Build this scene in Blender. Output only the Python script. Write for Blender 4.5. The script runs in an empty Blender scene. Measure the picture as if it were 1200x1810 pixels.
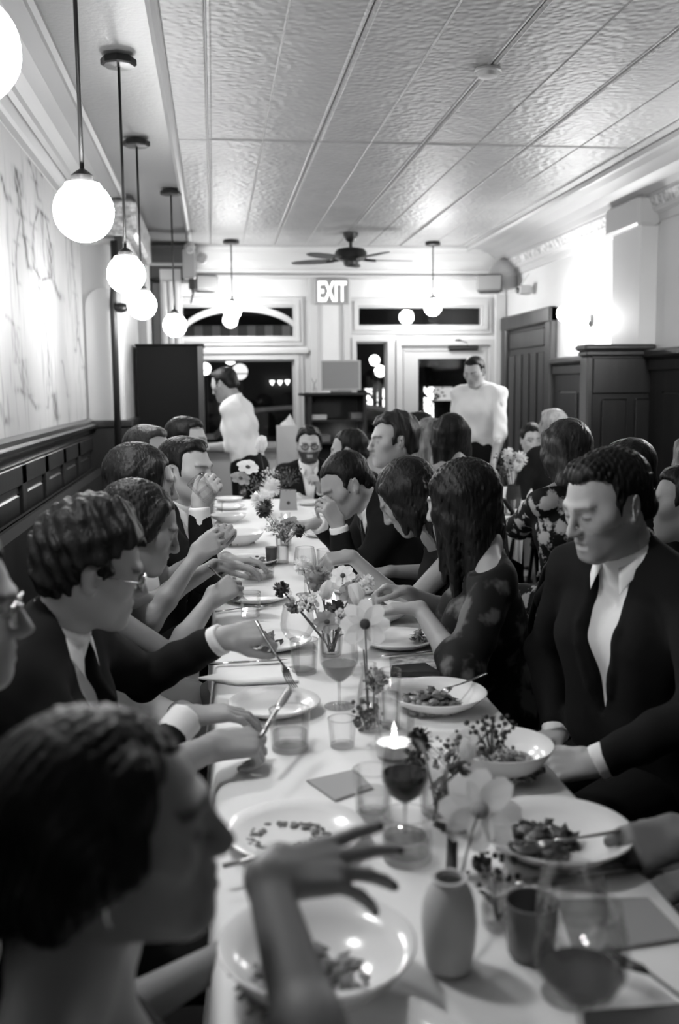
import bpy, math, random
import numpy as np
from mathutils import Matrix, Vector
R_ = random.Random(7)
C = bpy.context.scene.collection
sc = bpy.context.scene
pi = math.pi

# ------------------------------------------------------------------ camera
F = 1750.0; CX, CY = 600.0, 905.0            # focal length and centre in pixels of the 1200 x 1810 frame
CAM = np.array([0.0, 0.0, 1.5])
def nrm(v):
    v = np.array(v, float); return v / np.linalg.norm(v)
_y = nrm((-222, 217, -F)); _z = np.array((-141, 14000, F), float); _z = nrm(_z - _y * _z.dot(_y)); _x = np.cross(_y, _z)
WC = np.stack([_x, _y, _z], 1).T              # world from camera
def ray(px, py): return WC @ (np.array([px - CX, CY - py, -F]) / F)
def P(px, py, Y): r = ray(px, py); return CAM + r * (Y / r[1])            # point on the vertical plane at depth Y
def T(px, py, h=0.75): r = ray(px, py); return CAM + r * ((h - 1.5) / r[2])  # point on the horizontal plane at height h
def V(px, py, X): r = ray(px, py); return CAM + r * (X / r[0])            # point on a side wall
cd = bpy.data.cameras.new('camera'); cam = bpy.data.objects.new('camera', cd); C.objects.link(cam)
cam.matrix_world = Matrix(((*WC[0], CAM[0]), (*WC[1], CAM[1]), (*WC[2], CAM[2]), (0, 0, 0, 1)))
cd.sensor_fit = 'VERTICAL'; cd.sensor_height = 36.0; cd.sensor_width = 24.0; cd.lens = 36.0 * F / 1810.0
cd.clip_start = 0.05; cd.clip_end = 100
cd.dof.use_dof = True; cd.dof.focus_distance = 3.3; cd.dof.aperture_fstop = 2.8
sc.camera = cam
# ------------------------------------------------------------------ light and exposure
w = bpy.data.worlds.new('night'); sc.world = w; w.use_nodes = True
w.node_tree.nodes['Background'].inputs[0].default_value = (0.012, 0.012, 0.012, 1)
w.node_tree.nodes['Background'].inputs[1].default_value = 1.0
sc.view_settings.view_transform = 'Standard'; sc.view_settings.look = 'None'
sc.view_settings.gamma = 1.0; sc.view_settings.use_curve_mapping = False
sc.view_settings.exposure = 0.48
GLOBE_POWER = 74.0      # emission strength of the opal pendants
SCONCE_POWER = 115.0
BACK_GLOBE_POWER = 108.0
FLAME_POWER = 90.0
sc.cycles.max_bounces = 8; sc.cycles.transparent_max_bounces = 24; sc.cycles.diffuse_bounces = 4
sc.cycles.sample_clamp_indirect = 6.0; sc.cycles.caustics_reflective = False; sc.cycles.caustics_refractive = False

# ------------------------------------------------------------------ materials (a black and white world)
MAT = {}
def mat(name, tone=0.5, rough=0.6, metal=0.0, spec=0.5, emit=0.0, noise=None, bump=None, attr=False, aniso=None):
    """noise = (scale, low, high[, stretch xyz]); bump = (scale, strength, kind)"""
    if name in MAT: return MAT[name]
    m = bpy.data.materials.new(name); m.use_nodes = True; nt = m.node_tree; b = nt.nodes['Principled BSDF']
    b.inputs['Base Color'].default_value = (tone, tone, tone, 1)
    b.inputs['Roughness'].default_value = rough; b.inputs['Metallic'].default_value = metal
    b.inputs['Specular IOR Level'].default_value = spec
    if emit:
        b.inputs['Emission Color'].default_value = (1, 1, 1, 1); b.inputs['Emission Strength'].default_value = emit
    tc = nt.nodes.new('ShaderNodeTexCoord'); mp = nt.nodes.new('ShaderNodeMapping'); nt.links.new(tc.outputs['Object'], mp.inputs[0])
    col = None
    if noise:
        n = nt.nodes.new('ShaderNodeTexNoise'); n.inputs['Scale'].default_value = noise[0]; n.inputs['Detail'].default_value = 5
        if len(noise) > 3: mp.inputs['Scale'].default_value = noise[3]
        nt.links.new(mp.outputs[0], n.inputs['Vector'])
        r = nt.nodes.new('ShaderNodeMapRange'); r.inputs[1].default_value = 0.3; r.inputs[2].default_value = 0.7
        r.inputs[3].default_value = noise[1]; r.inputs[4].default_value = noise[2]
        nt.links.new(n.outputs[0], r.inputs[0]); col = r.outputs[0]
    if attr:
        a = nt.nodes.new('ShaderNodeAttribute'); a.attribute_name = 'tone'
        if col is not None:
            mu = nt.nodes.new('ShaderNodeMath'); mu.operation = 'MULTIPLY'
            nt.links.new(col, mu.inputs[0]); nt.links.new(a.outputs['Fac'], mu.inputs[1]); col = mu.outputs[0]
        else: col = a.outputs['Fac']
    if col is not None: nt.links.new(col, b.inputs['Base Color'])
    if bump:
        if bump[2] == 'voronoi':
            t = nt.nodes.new('ShaderNodeTexVoronoi'); t.feature = 'SMOOTH_F1'; t.inputs['Scale'].default_value = bump[0]
        elif bump[2] == 'wave':
            t = nt.nodes.new('ShaderNodeTexWave'); t.inputs['Scale'].default_value = bump[0]; t.inputs['Distortion'].default_value = 3.0
        else:
            t = nt.nodes.new('ShaderNodeTexNoise'); t.inputs['Scale'].default_value = bump[0]; t.inputs['Detail'].default_value = 4
        nt.links.new(mp.outputs[0] if bump[2] != 'flat' else tc.outputs['Object'], t.inputs['Vector'])
        bn = nt.nodes.new('ShaderNodeBump'); bn.inputs['Strength'].default_value = bump[1]; bn.inputs['Distance'].default_value = 0.01
        nt.links.new(t.outputs[0], bn.inputs['Height']); nt.links.new(bn.outputs[0], b.inputs['Normal'])
    MAT[name] = m; return m
def glass(name, tint=0.97, rim=0.8, gloss=0.02):
    """thin clear glass: passes light straight, reflects by fresnel, a little darker where the wall is seen edge on"""
    m = bpy.data.materials.new(name); m.use_nodes = True; nt = m.node_tree; nt.nodes.clear()
    o = nt.nodes.new('ShaderNodeOutputMaterial'); mx = nt.nodes.new('ShaderNodeMixShader'); tr = nt.nodes.new('ShaderNodeBsdfTransparent')
    gl = nt.nodes.new('ShaderNodeBsdfGlossy'); gl.inputs['Roughness'].default_value = gloss
    lw = nt.nodes.new('ShaderNodeLayerWeight'); lw.inputs[0].default_value = 0.25
    fr = nt.nodes.new('ShaderNodeFresnel'); fr.inputs[0].default_value = 1.45
    mr = nt.nodes.new('ShaderNodeMapRange'); mr.inputs[3].default_value = tint; mr.inputs[4].default_value = rim
    nt.links.new(lw.outputs['Facing'], mr.inputs[0]); nt.links.new(mr.outputs[0], tr.inputs[0])
    fm = nt.nodes.new('ShaderNodeMath'); fm.operation = 'MINIMUM'; fm.inputs[1].default_value = 0.35; nt.links.new(fr.outputs[0], fm.inputs[0])
    nt.links.new(fm.outputs[0], mx.inputs[0]); nt.links.new(tr.outputs[0], mx.inputs[1]); nt.links.new(gl.outputs[0], mx.inputs[2])
    nt.links.new(mx.outputs[0], o.inputs[0]); MAT[name] = m; return m
plaster = mat('white_plaster', 0.6, 0.6, noise=(1.5, 0.54, 0.59), bump=(60, 0.08, 'noise'))
whitepaint = mat('white_gloss_paint', 0.44, 0.4)
tin = mat('pressed_tin_paint', 0.66, 0.5, noise=(3, 0.27, 0.32), bump=(30, 0.75, 'voronoi'))
cornice = mat('cornice_paint', 0.28, 0.5); tinplain = mat('plain_tin_paint', 0.19, 0.4, bump=(40, 0.15, 'noise'))
darkwood = mat('dark_wood', 0.015, 0.38, noise=(6, 0.006, 0.016, (1, 1, 0.12)), bump=(30, 0.1, 'noise'))
midwood = mat('brown_wood', 0.03, 0.4, noise=(6, 0.014, 0.038, (1, 1, 0.1)))
black = mat('black_metal', 0.012, 0.4); blackcloth = mat('black_wool', 0.010, 0.9, spec=0.15, bump=(500, 0.1, 'noise'))
charcoal = mat('charcoal_wool', 0.016, 0.85, spec=0.2); bronze = mat('bronze_fitting', 0.02, 0.35, 0.3)
linen = mat('white_linen', 0.88, 0.8, spec=0.2, noise=(8, 0.86, 0.9), bump=(5, 0.1, 'noise'))
whitecotton = mat('white_cotton', 0.84, 0.75, spec=0.2, bump=(25, 0.25, 'noise'))
china = mat('white_china', 0.86, 0.18); steel = mat('steel', 0.55, 0.22, 1.0); dulled = mat('dulled_steel', 0.3, 0.3, 1.0)
greycloth = mat('grey_card', 0.36, 0.8); benchcloth = mat('bench_cloth', 0.012, 0.8, spec=0.1); leatherblack = mat('black_leather', 0.012, 0.35, bump=(80, 0.2, 'noise'))
clear = glass('clear_glass'); clear2 = glass('pale_glass', 0.93, 0.62); winglass = glass('window_glass', 0.93, 0.8, 0.0)
wine = mat('red_wine', 0.004, 0.08, spec=0.12); palewine = mat('pale_wine', 0.35, 0.1); water = glass('water', 0.93, 0.7)
skinm = mat('skin', 0.3, 0.5, spec=0.35, attr=True, bump=(220, 0.06, 'noise'))
hairdark = mat('dark_hair', 0.014, 0.5, spec=0.18, noise=(40, 0.005, 0.014, (1, 1, 0.2)), bump=(70, 0.6, 'noise'))
hairbrown = mat('brown_hair', 0.03, 0.45, spec=0.25, noise=(40, 0.012, 0.04, (1, 1, 0.15)), bump=(70, 0.6, 'noise'))
hairblond = mat('fair_hair', 0.2, 0.45, noise=(40, 0.06, 0.26, (1, 1, 0.15)), bump=(70, 0.6, 'noise'))
hairgrey = mat('grey_hair', 0.4, 0.5, noise=(40, 0.22, 0.5, (1, 1, 0.3)), bump=(70, 0.5, 'noise'))
def petalmat(name, tone):
    m = bpy.data.materials.new(name); m.use_nodes = True; nt = m.node_tree; nt.nodes.clear(); o = nt.nodes.new('ShaderNodeOutputMaterial'); mx = nt.nodes.new('ShaderNodeMixShader'); mx.inputs[0].default_value = .45
    for k, ty in enumerate(('ShaderNodeBsdfDiffuse', 'ShaderNodeBsdfTranslucent')):
        d = nt.nodes.new(ty); d.inputs[0].default_value = (tone, tone, tone, 1); nt.links.new(d.outputs[0], mx.inputs[1 + k])
    nt.links.new(mx.outputs[0], o.inputs[0]); MAT[name] = m; return m
petalwhite = petalmat('white_petal', .9); petalgrey = petalmat('mid_petal', .4); petaldark = mat('dark_petal', 0.05, 0.7)
leafdark = mat('leaf', 0.05, 0.6); leafmid = mat('pale_leaf', 0.16, 0.6); stemm = mat('stem', 0.08, 0.6)
opal = mat('lit_opal_glass', 0.8, 0.3, emit=GLOBE_POWER); opalback = mat('lit_opal_glass_window', 0.8, 0.3, emit=BACK_GLOBE_POWER)
opalsconce = mat('lit_sconce_glass', 0.8, 0.3, emit=SCONCE_POWER); flamem = mat('candle_flame', 0.8, 0.5, emit=FLAME_POWER)
wax = mat('wax', 0.7, 0.4)

# ------------------------------------------------------------------ objects and geometry
class G:
    """collects vertices and faces of one mesh"""
    def __init__(s): s.v = []; s.f = []
    def add(s, v, f):
        n = len(s.v); s.v += [tuple(map(float, p)) for p in v]; s.f += [tuple(i + n for i in q) for q in f]; return s
    def box(s, x0, y0, z0, x1, y1, z1):
        return s.add([(x, y, z) for x in (x0, x1) for y in (y0, y1) for z in (z0, z1)],
                     [(0, 1, 3, 2), (4, 6, 7, 5), (0, 4, 5, 1), (2, 3, 7, 6), (0, 2, 6, 4), (1, 5, 7, 3)])
    def bbox(s, x0, y0, z0, x1, y1, z1, b):
        """box with bevelled edges (octagonal prism stack)"""
        def ring(z, i):
            return [(x0 + i + b, y0 + i, z), (x1 - i - b, y0 + i, z), (x1 - i, y0 + i + b, z), (x1 - i, y1 - i - b, z),
                    (x1 - i - b, y1 - i, z), (x0 + i + b, y1 - i, z), (x0 + i, y1 - i - b, z), (x0 + i, y0 + i + b, z)]
        v = ring(z0, b) + ring(z0 + b, 0) + ring(z1 - b, 0) + ring(z1, b); f = [tuple(range(7, -1, -1)), tuple(range(24, 32))]
        for k in range(3): f += [(8 * k + i, 8 * k + (i + 1) % 8, 8 * k + 8 + (i + 1) % 8, 8 * k + 8 + i) for i in range(8)]
        return s.add(v, f)
    def lathe(s, prof, n=24, c=(0, 0, 0), cap0=True, cap1=True, wob=None):
        v = []; f = []; m = len(prof)
        for r, z in prof:
            for i in range(n):
                a = 2 * pi * i / n; k = 1 + (wob(a, z) if wob else 0)
                v.append((c[0] + r * k * math.cos(a), c[1] + r * k * math.sin(a), c[2] + z))
        for j in range(m - 1):
            for i in range(n): f.append((j * n + i, j * n + (i + 1) % n, (j + 1) * n + (i + 1) % n, (j + 1) * n + i))
        if cap0: f.append(tuple(range(n - 1, -1, -1)))
        if cap1: f.append(tuple(range((m - 1) * n, m * n)))
        return s.add(v, f)
    def ball(s, c, r, n=16, sq=(1, 1, 1)):
        pr = [(max(1e-4, r * math.sin(pi * k / n)), -r * math.cos(pi * k / n)) for k in range(n + 1)]
        g = G().lathe(pr, n + 4); s.add([(c[0] + x * sq[0], c[1] + y * sq[1], c[2] + z * sq[2]) for x, y, z in g.v], g.f); return s
    def tube(s, pts, rad, n=8, flat=None):
        pts = [np.array(p, float) for p in pts]; m = len(pts); rad = [rad] * m if np.isscalar(rad) else rad
        v = []; f = []; up = np.array([0, 0, 1.0]); t0 = pts[1] - pts[0]
        if abs(nrm(t0)[2]) > 0.95: up = np.array([0, 1.0, 0])
        for k in range(m):
            t = nrm(pts[min(k + 1, m - 1)] - pts[max(k - 1, 0)]); a = nrm(np.cross(up, t)); b = np.cross(t, a)
            up = b
            for i in range(n):
                q = 2 * pi * i / n; fl = flat or (1, 1)
                v.append(pts[k] + rad[k] * (math.cos(q) * a * fl[0] + math.sin(q) * b * fl[1]))
        for k in range(m - 1):
            f += [(k * n + i, k * n + (i + 1) % n, (k + 1) * n + (i + 1) % n, (k + 1) * n + i) for i in range(n)]
        f += [tuple(range(n - 1, -1, -1)), tuple(range((m - 1) * n, m * n))]
        return s.add(v, f)
    def sheet(s, rows, thick=0.0):
        """rows of points -> quads; with thickness a closed slab"""
        a = len(rows); b = len(rows[0]); v = [p for r in rows for p in r]
        f = [(i * b + j, i * b + j + 1, (i + 1) * b + j + 1, (i + 1) * b + j) for i in range(a - 1) for j in range(b - 1)]
        if thick:
            n = len(v); v = v + [(p[0], p[1], p[2] - thick) for p in v]; f = f + [tuple(x + n for x in reversed(q)) for q in f]
            e = [i for i in range(b)] + [i * b + b - 1 for i in range(1, a)] + [(a - 1) * b + j for j in range(b - 2, -1, -1)] + [i * b for i in range(a - 2, 0, -1)]
            f += [(e[i], e[i] + n, e[(i + 1) % len(e)] + n, e[(i + 1) % len(e)]) for i in range(len(e))]
        return s.add(v, f)
    def xf(s, M):
        s.v = [tuple(M @ Vector(p)) for p in s.v]; return s
def put(name, g, m, parent=None, loc=None, smooth=False):
    me = bpy.data.meshes.new(name); me.from_pydata(g.v, [], g.f); me.update()
    if smooth: me.polygons.foreach_set('use_smooth', [True] * len(me.polygons))
    me.materials.append(m); o = bpy.data.objects.new(name, me); C.objects.link(o)
    if smooth == 'auto':
        md = o.modifiers.new('es', 'EDGE_SPLIT'); md.split_angle = 0.7
    if parent: o.parent = parent
    if loc is not None: o.location = loc
    return o
def tag(o, label, cat, group=None, kind=None):
    o['label'] = label; o['category'] = cat
    if group: o['group'] = group
    if kind: o['kind'] = kind
    return o
def thing(name, label, cat, loc=(0, 0, 0), rz=0.0, group=None):
    o = bpy.data.objects.new(name, None); C.objects.link(o); o.location = tuple(map(float, loc)); o.rotation_euler = (0, 0, rz)
    o.empty_display_size = 0.1
    return tag(o, label, cat, group)
def struct(name, g, m, smooth=False, parent=None):
    o = put(name, g, m, parent, smooth=smooth)
    if parent is None: o['kind'] = 'structure'
    return o
def dup(o, loc, rz=None, label=None):
    def cp(s, par):
        c = s.copy(); C.objects.link(c); c.parent = par
        for ch in s.children: cp(ch, c)
        return c
    c = cp(o, None); c.location = tuple(map(float, loc))
    if rz is not None: c.rotation_euler = (0, 0, rz)
    if label: c['label'] = label
    return c
# ================================================================== the room
XL, XR, YB, YF, ZC = -1.0, 3.25, 10.9, -2.6, 2.98
TXL, TXR, TYB = -0.175, 2.72, 10.6
# floor of narrow boards, pieces built where the room could be seen
g = G().box(XL - 0.1, YF - 0.1, -0.1, XR + 0.1, YB + 0.1, 0.0)
struct('floor', g, mat('floor_boards', 0.06, 0.5, noise=(5, 0.03, 0.08, (6, 0.4, 1))))
# ceiling: a slab, then the pressed tin sheets nailed to it, one part per sheet
ceil = struct('ceiling', G().box(XL - 0.1, YF - 0.1, ZC + 0.012, XR + 0.1, YB + 0.1, ZC + 0.12), tinplain)
sw, sl = 0.66, 4.4
def tin_sheet():
    g = G(); a, b = sw / 2 - 0.004, sl / 2 - 0.003
    prof = [(0.0, 0.012), (0.004, 0.003), (0.014, 0.0), (0.022, 0.004), (0.034, 0.004)]
    rings = [[(-a + i, -b + i, z), (a - i, -b + i, z), (a - i, b - i, z), (-a + i, b - i, z)] for i, z in prof]
    v = [p for r in rings for p in r]; f = []
    for k in range(len(prof) - 1): f += [(4 * k + i, 4 * k + 4 + i, 4 * k + 4 + (i + 1) % 4, 4 * k + (i + 1) % 4) for i in range(4)]
    f.append((19, 18, 17, 16)); g.add(v, f)
    g.add([(-0.006, -b, 0.004), (0.006, -b, 0.004), (0.0, -b, -0.001), (-0.006, b, 0.004), (0.006, b, 0.004), (0.0, b, -0.001)], [(0, 3, 5, 2), (2, 5, 4, 1)])
    return g
s0 = None
for i in range(5):
    for j in range(3):
        x = 0.66 * (i - 0) - 0.0 + 0.33 - 0.0; y = TYB - sl / 2 - sl * j + (0.0 if i % 2 else 0.0)
        if i == 4: x = TXR - 0.01 - sw / 2 + 0.30
        if i == 4: continue
        if s0 is None: s0 = put('ceiling_panel', tin_sheet(), tin, ceil); s0.location = (x, y, ZC)
        else:
            c = s0.copy(); C.objects.link(c); c.location = (x, y, ZC)
# narrow end sheets left and right of the field
for (x0, x1) in ((TXL, -0.003), (2.643, TXR)):
    for j in range(3):
        y0 = TYB - sl * (j + 1) + 0.003; put('ceiling_panel', G().bbox(x0, y0, ZC - 0.001, x1, y0 + sl - 0.006, ZC + 0.012, 0.006), tin, ceil)
# mouldings round the tin field
def run_x(prof, y0, y1, m, name):   # extrude an (x, z) outline along y
    n = len(prof); v = [(x, y0, z) for x, z in prof] + [(x, y1, z) for x, z in prof]
    f = [(i, (i + 1) % n, n + (i + 1) % n, n + i) for i in range(n)] + [tuple(range(n - 1, -1, -1)), tuple(range(n, 2 * n))]
    return struct(name, G().add(v, f), m)
def cove(x0, z0, x1, z1, k=8):
    out = []
    for i in range(k + 1):
        a = pi / 2 * i / k; out.append((x0 + (x1 - x0) * (1 - math.cos(a)), z0 + (z1 - z0) * math.sin(a)))
    return out
tr = 1
# left: bead beside the tin, flat border strip, then the cornice on the wall
run_x([(TXL - 0.05, ZC + 0.02), (TXL - 0.05, ZC - 0.012), (TXL - 0.03, ZC - 0.022), (TXL - 0.012, ZC - 0.012), (TXL, ZC + 0.004), (TXL, ZC + 0.02)], YF, TYB, cornice, 'trim_1')
lc = [(-0.64, ZC + 0.02), (-0.64, ZC - 0.012), (-0.66, ZC - 0.026), (-0.68, ZC - 0.014)] + [(-0.68 - 0.2 * (1 - math.cos(t)), ZC - 0.014 - 0.085 * math.sin(t)) for t in (0.3, 0.7, 1.1, 1.5)]
lc = [(-0.64, ZC + 0.02), (-0.64, ZC - 0.012), (-0.66, ZC - 0.026), (-0.68, ZC - 0.014), (-0.76, ZC - 0.02), (-0.83, ZC - 0.04), (-0.88, ZC - 0.075), (-0.89, ZC - 0.10), (-0.915, ZC - 0.115), (-0.93, ZC - 0.105), (-0.955, ZC - 0.14), (-0.97, ZC - 0.155), (XL, ZC - 0.165), (XL - 0.05, ZC - 0.165), (XL - 0.05, ZC + 0.02)]
run_x(lc, YF, YB, cornice, 'trim_2')
# right: bead at the tin edge, cove, ornament band, small moulding
rc_ = [(TXR, ZC + 0.02), (TXR, ZC - 0.01), (TXR + 0.02, ZC - 0.03), (TXR + 0.045, ZC - 0.034), (TXR + 0.07, ZC - 0.018), (TXR + 0.16, ZC - 0.022), (TXR + 0.28, ZC - 0.045), (TXR + 0.36, ZC - 0.085), (TXR + 0.40, ZC - 0.12),
       (TXR + 0.415, ZC - 0.125), (TXR + 0.42, ZC - 0.14)]
run_x(rc_ + [(XR + 0.05, ZC - 0.14), (XR + 0.05, ZC + 0.02)], YF, YB, cornice, 'trim_3')
orn = mat('pressed_ornament', 0.5, 0.4, noise=(18, 0.2, 0.66), bump=(34, 1.0, 'voronoi'))
run_x([(XR - 0.105, ZC - 0.14), (XR - 0.07, ZC - 0.21), (XR + 0.02, ZC - 0.21), (XR + 0.02, ZC - 0.14)], YF, YB, orn, 'trim_4')
run_x([(XR - 0.075, ZC - 0.21), (XR - 0.06, ZC - 0.235), (XR - 0.03, ZC - 0.25), (XR - 0.02, ZC - 0.30), (XR + 0.02, ZC - 0.31), (XR + 0.02, ZC - 0.21)], YF, YB, whitepaint, 'trim_5')
# back cornice
def run_y(prof, x0, x1, m, name):
    n = len(prof); v = [(x0, y, z) for y, z in prof] + [(x1, y, z) for y, z in prof]
    f = [(i, (i + 1) % n, n + (i + 1) % n, n + i) for i in range(n)] + [tuple(range(n - 1, -1, -1)), tuple(range(n, 2 * n))]
    return struct(name, G().add(v, f), m)
run_y([(TYB, ZC + 0.01), (TYB, ZC - 0.015), (TYB + 0.03, ZC - 0.03), (TYB + 0.06, ZC - 0.015), (TYB + 0.16, ZC - 0.05), (TYB + 0.22, ZC - 0.12), (TYB + 0.24, ZC - 0.18), (TYB + 0.26, ZC - 0.21), (YB + 0.02, ZC - 0.22), (YB + 0.02, ZC + 0.01)], XL, XR, whitepaint, 'trim_6')
run_y([(YB - 0.03, ZC - 0.26), (YB - 0.05, ZC - 0.275), (YB - 0.05, ZC - 0.295), (YB - 0.02, ZC - 0.31), (YB + 0.02, ZC - 0.31), (YB + 0.02, ZC - 0.26)], XL, XR, whitepaint, 'trim_7')

# side and front walls
RAIL = 1.235
struct('wall_left', G().box(XL - 0.12, YF, 0, XL, YB, ZC), plaster)
struct('wall_right', G().box(XR, YF, 0, XR + 0.12, YB, ZC), plaster)
struct('wall_front', G().box(XL - 0.1, YF - 0.12, 0, XR + 0.1, YF, ZC), plaster)
# ---- painted mural: ink drawn hanging shapes on a flat canvas glued to the wall (pigment in vertex colours)
def mural():
    ny, nz = 330, 210; y0, y1, z0, z1 = 2.9, 8.02, RAIL + 0.045, 2.80
    yy, zz = np.meshgrid(np.linspace(y0, y1, ny), np.linspace(z0, z1, nz), indexing='ij')
    tone = np.full(yy.shape, 0.42); rs = np.random.RandomState(5)
    def smooth_noise(sy, sz, seed):
        r = np.random.RandomState(seed); out = np.zeros_like(yy)
        for k in range(14):
            a, b, p = r.normal(0, sy), r.normal(0, sz), r.uniform(0, 6.28); out += np.sin(a * yy + b * zz + p)
        return out / 3.7
    tone -= 0.05 * np.clip(smooth_noise(5, 4, 1), 0, 2)
    def ink(d, wd, strength): return strength * np.exp(-(d / wd) ** 2)
    dark = np.zeros_like(yy); fine = 0.5 + 0.5 * np.clip(smooth_noise(90, 40, 3), -1, 1)
    def strand(pts, wd, st):
        for (a, b), (c, d) in zip(pts[:-1], pts[1:]):
            vy, vz = c - a, d - b; L = vy * vy + vz * vz + 1e-9
            t = np.clip(((yy - a) * vy + (zz - b) * vz) / L, 0, 1)
            dark[:] = np.maximum(dark, ink(np.hypot((yy - a - t * vy) * 0.14, zz - b - t * vz), wd, st) * (0.25 + 0.75 * fine))
    def at(px, py): p = V(px, py, XL); return (p[1], p[2])
    L = [([(3, 318), (8, 345)], .03, .8), ([(30, 305), (32, 340), (36, 380), (42, 420), (48, 470)], .026, .75), ([(35, 380), (28, 430), (26, 470), (30, 500)], .016, .5),
         ([(52, 288), (60, 320), (66, 350)], .02, .6), ([(70, 260), (72, 310)], .012, .5),
         ([(66, 372), (58, 400), (57, 440), (60, 475)], .02, .55), ([(68, 372), (80, 385), (87, 430), (90, 485)], .022, .8), ([(60, 475), (72, 495), (88, 490)], .016, .7), ([(90, 488), (102, 522)], .04, .95),
         ([(72, 375), (74, 420), (78, 470)], .012, .4), ([(124, 420), (128, 470), (132, 520), (136, 570), (134, 620)], .022, .45), ([(149, 462), (151, 505)], .028, .6),
         ([(150, 510), (155, 560), (160, 620), (163, 680)], .02, .5), ([(138, 600), (148, 650), (154, 700), (158, 735)], .026, .5), ([(12, 560), (28, 580), (30, 640), (40, 690)], .02, .35),
         ([(70, 510), (78, 560), (84, 620), (86, 680), (84, 720)], .014, .4), ([(35, 690), (50, 700), (62, 720)], .026, .45), ([(95, 700), (98, 738)], .03, .55), ([(0, 720), (6, 745)], .03, .5),
         ([(110, 640), (118, 700)], .018, .35), ([(40, 640), (44, 690)], .03, .35), ([(163, 735), (172, 745)], .03, .95)]
    for pts, wd, st in L: strand([at(*p) for p in pts], wd * 0.7, min(1.0, st * 1.5))
    streak = np.clip(smooth_noise(22, 3, 9), 0, 1.2) * np.clip(smooth_noise(60, 10, 4), 0, 1)
    dark = np.clip(dark + 0.30 * streak, 0, 1)
    tone = tone * (1 - 0.95 * dark)
    v = np.stack([np.full(yy.size, XL + 0.004), yy.ravel(), zz.ravel()], 1)
    idx = np.arange(ny * nz).reshape(ny, nz)
    f = np.stack([idx[:-1, :-1], idx[1:, :-1], idx[1:, 1:], idx[:-1, 1:]], -1).reshape(-1, 4)
    o = put('mural', G(), mat('mural_paint', 0.7, 0.7, attr=True)); me = o.data; npmesh(me, v, f, tone.ravel())
    tag(o, 'wall mural of dark ink shapes hanging on a pale ground above the panelling', 'mural'); return o
def npmesh(me, v, f, tone=None, smooth=True):
    me.clear_geometry(); nv, nf = len(v), len(f)
    me.vertices.add(nv); me.vertices.foreach_set('co', np.ascontiguousarray(v, dtype=np.float32).ravel())
    me.loops.add(nf * 4); me.loops.foreach_set('vertex_index', np.ascontiguousarray(f, dtype=np.int32).ravel())
    me.polygons.add(nf); me.polygons.foreach_set('loop_start', np.arange(0, nf * 4, 4, dtype=np.int32))
    me.polygons.foreach_set('use_smooth', np.full(nf, smooth))
    me.update(calc_edges=True)
    if tone is not None:
        a = me.attributes.new('tone', 'FLOAT', 'POINT'); a.data.foreach_set('value', np.ascontiguousarray(tone, dtype=np.float32))
mural()
# ---- left wainscot: backing, cap rail, frame and recessed panels
wl = struct('wall_left_wainscot', G().box(XL, YF, 0, XL + 0.02, 8.05, RAIL - 0.05), darkwood)
put('cap_rail', G().add(*[(lambda pr: ([(x, YF, z) for x, z in pr] + [(x, 8.05, z) for x, z in pr], [(i, (i + 1) % len(pr), len(pr) + (i + 1) % len(pr), len(pr) + i) for i in range(len(pr))] + [tuple(range(len(pr) - 1, -1, -1)), tuple(range(len(pr), 2 * len(pr)))]))(
    [(XL, RAIL - 0.10), (XL + 0.035, RAIL - 0.10), (XL + 0.045, RAIL - 0.085), (XL + 0.03, RAIL - 0.07), (XL + 0.035, RAIL - 0.05), (XL + 0.06, RAIL - 0.03), (XL + 0.085, RAIL - 0.02), (XL + 0.09, RAIL), (XL + 0.055, RAIL + 0.008), (XL + 0.05, RAIL + 0.03), (XL + 0.02, RAIL + 0.045), (XL, RAIL + 0.045)])][0]), mat('polished_dark_wood', 0.035, 0.22, noise=(6, 0.02, 0.05, (1, .12, 1))), wl)
for k in range(15):
    y = YF + 0.1 + k * 0.69
    put('stile', G().bbox(XL + 0.015, y, 0.1, XL + 0.04, y + 0.12, RAIL - 0.1, 0.004), darkwood, wl)
    put('panel', G().bbox(XL + 0.012, y + 0.16, 0.5, XL + 0.03, y + 0.65, RAIL - 0.24, 0.012), darkwood, wl)
put('top_rail', G().bbox(XL + 0.015, YF, RAIL - 0.2, XL + 0.04, 8.05, RAIL - 0.1, 0.004), darkwood, wl)
# ---- pier on the left wall with an arched panel, black conduit up its corner
px1 = -0.70; py0 = 8.05; py1 = 9.75
pier = struct('wall_left_pier', G().box(XL, py0, RAIL, px1, py1, ZC - 0.15), whitepaint)
arch = [(XL + 0.02, RAIL + 0.02), (px1 - 0.015, RAIL + 0.02)]
pts = [(x, z) for x, z in arch] + [((XL + px1) / 2 + 0.0025 + 0.1325 * math.cos(t), 2.13 + 0.16 * math.sin(t)) for t in np.linspace(0, pi, 14)]
v = [(x, py0 - 0.018, z) for x, z in pts] + [(x, py0, z) for x, z in pts]; n_ = len(pts)
put('arched_panel', G().add(v, [tuple(range(n_))] + [(i, n_ + i, n_ + (i + 1) % n_, (i + 1) % n_) for i in range(n_)]), plaster, pier)
struct('wall_left_pier_wainscot', G().box(XL, py0 - 0.02, 0, px1 + 0.02, py1, RAIL - 0.02), darkwood)
struct('trim_8', G().bbox(XL, py0 - 0.05, RAIL - 0.03, px1 + 0.06, py1, RAIL + 0.03, 0.012), mat('polished_dark_wood'))
struct('trim_9', G().bbox(XL, py0 - 0.10, ZC - 0.30, px1 + 0.14, py1 + 0.1, ZC - 0.02, 0.03), orn)
struct('trim_10', G().bbox(XL, py0 - 0.05, ZC - 0.36, px1 + 0.07, py1 + 0.05, ZC - 0.30, 0.02), whitepaint)
x_ = P(206, 700, 7.98)[0]
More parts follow.
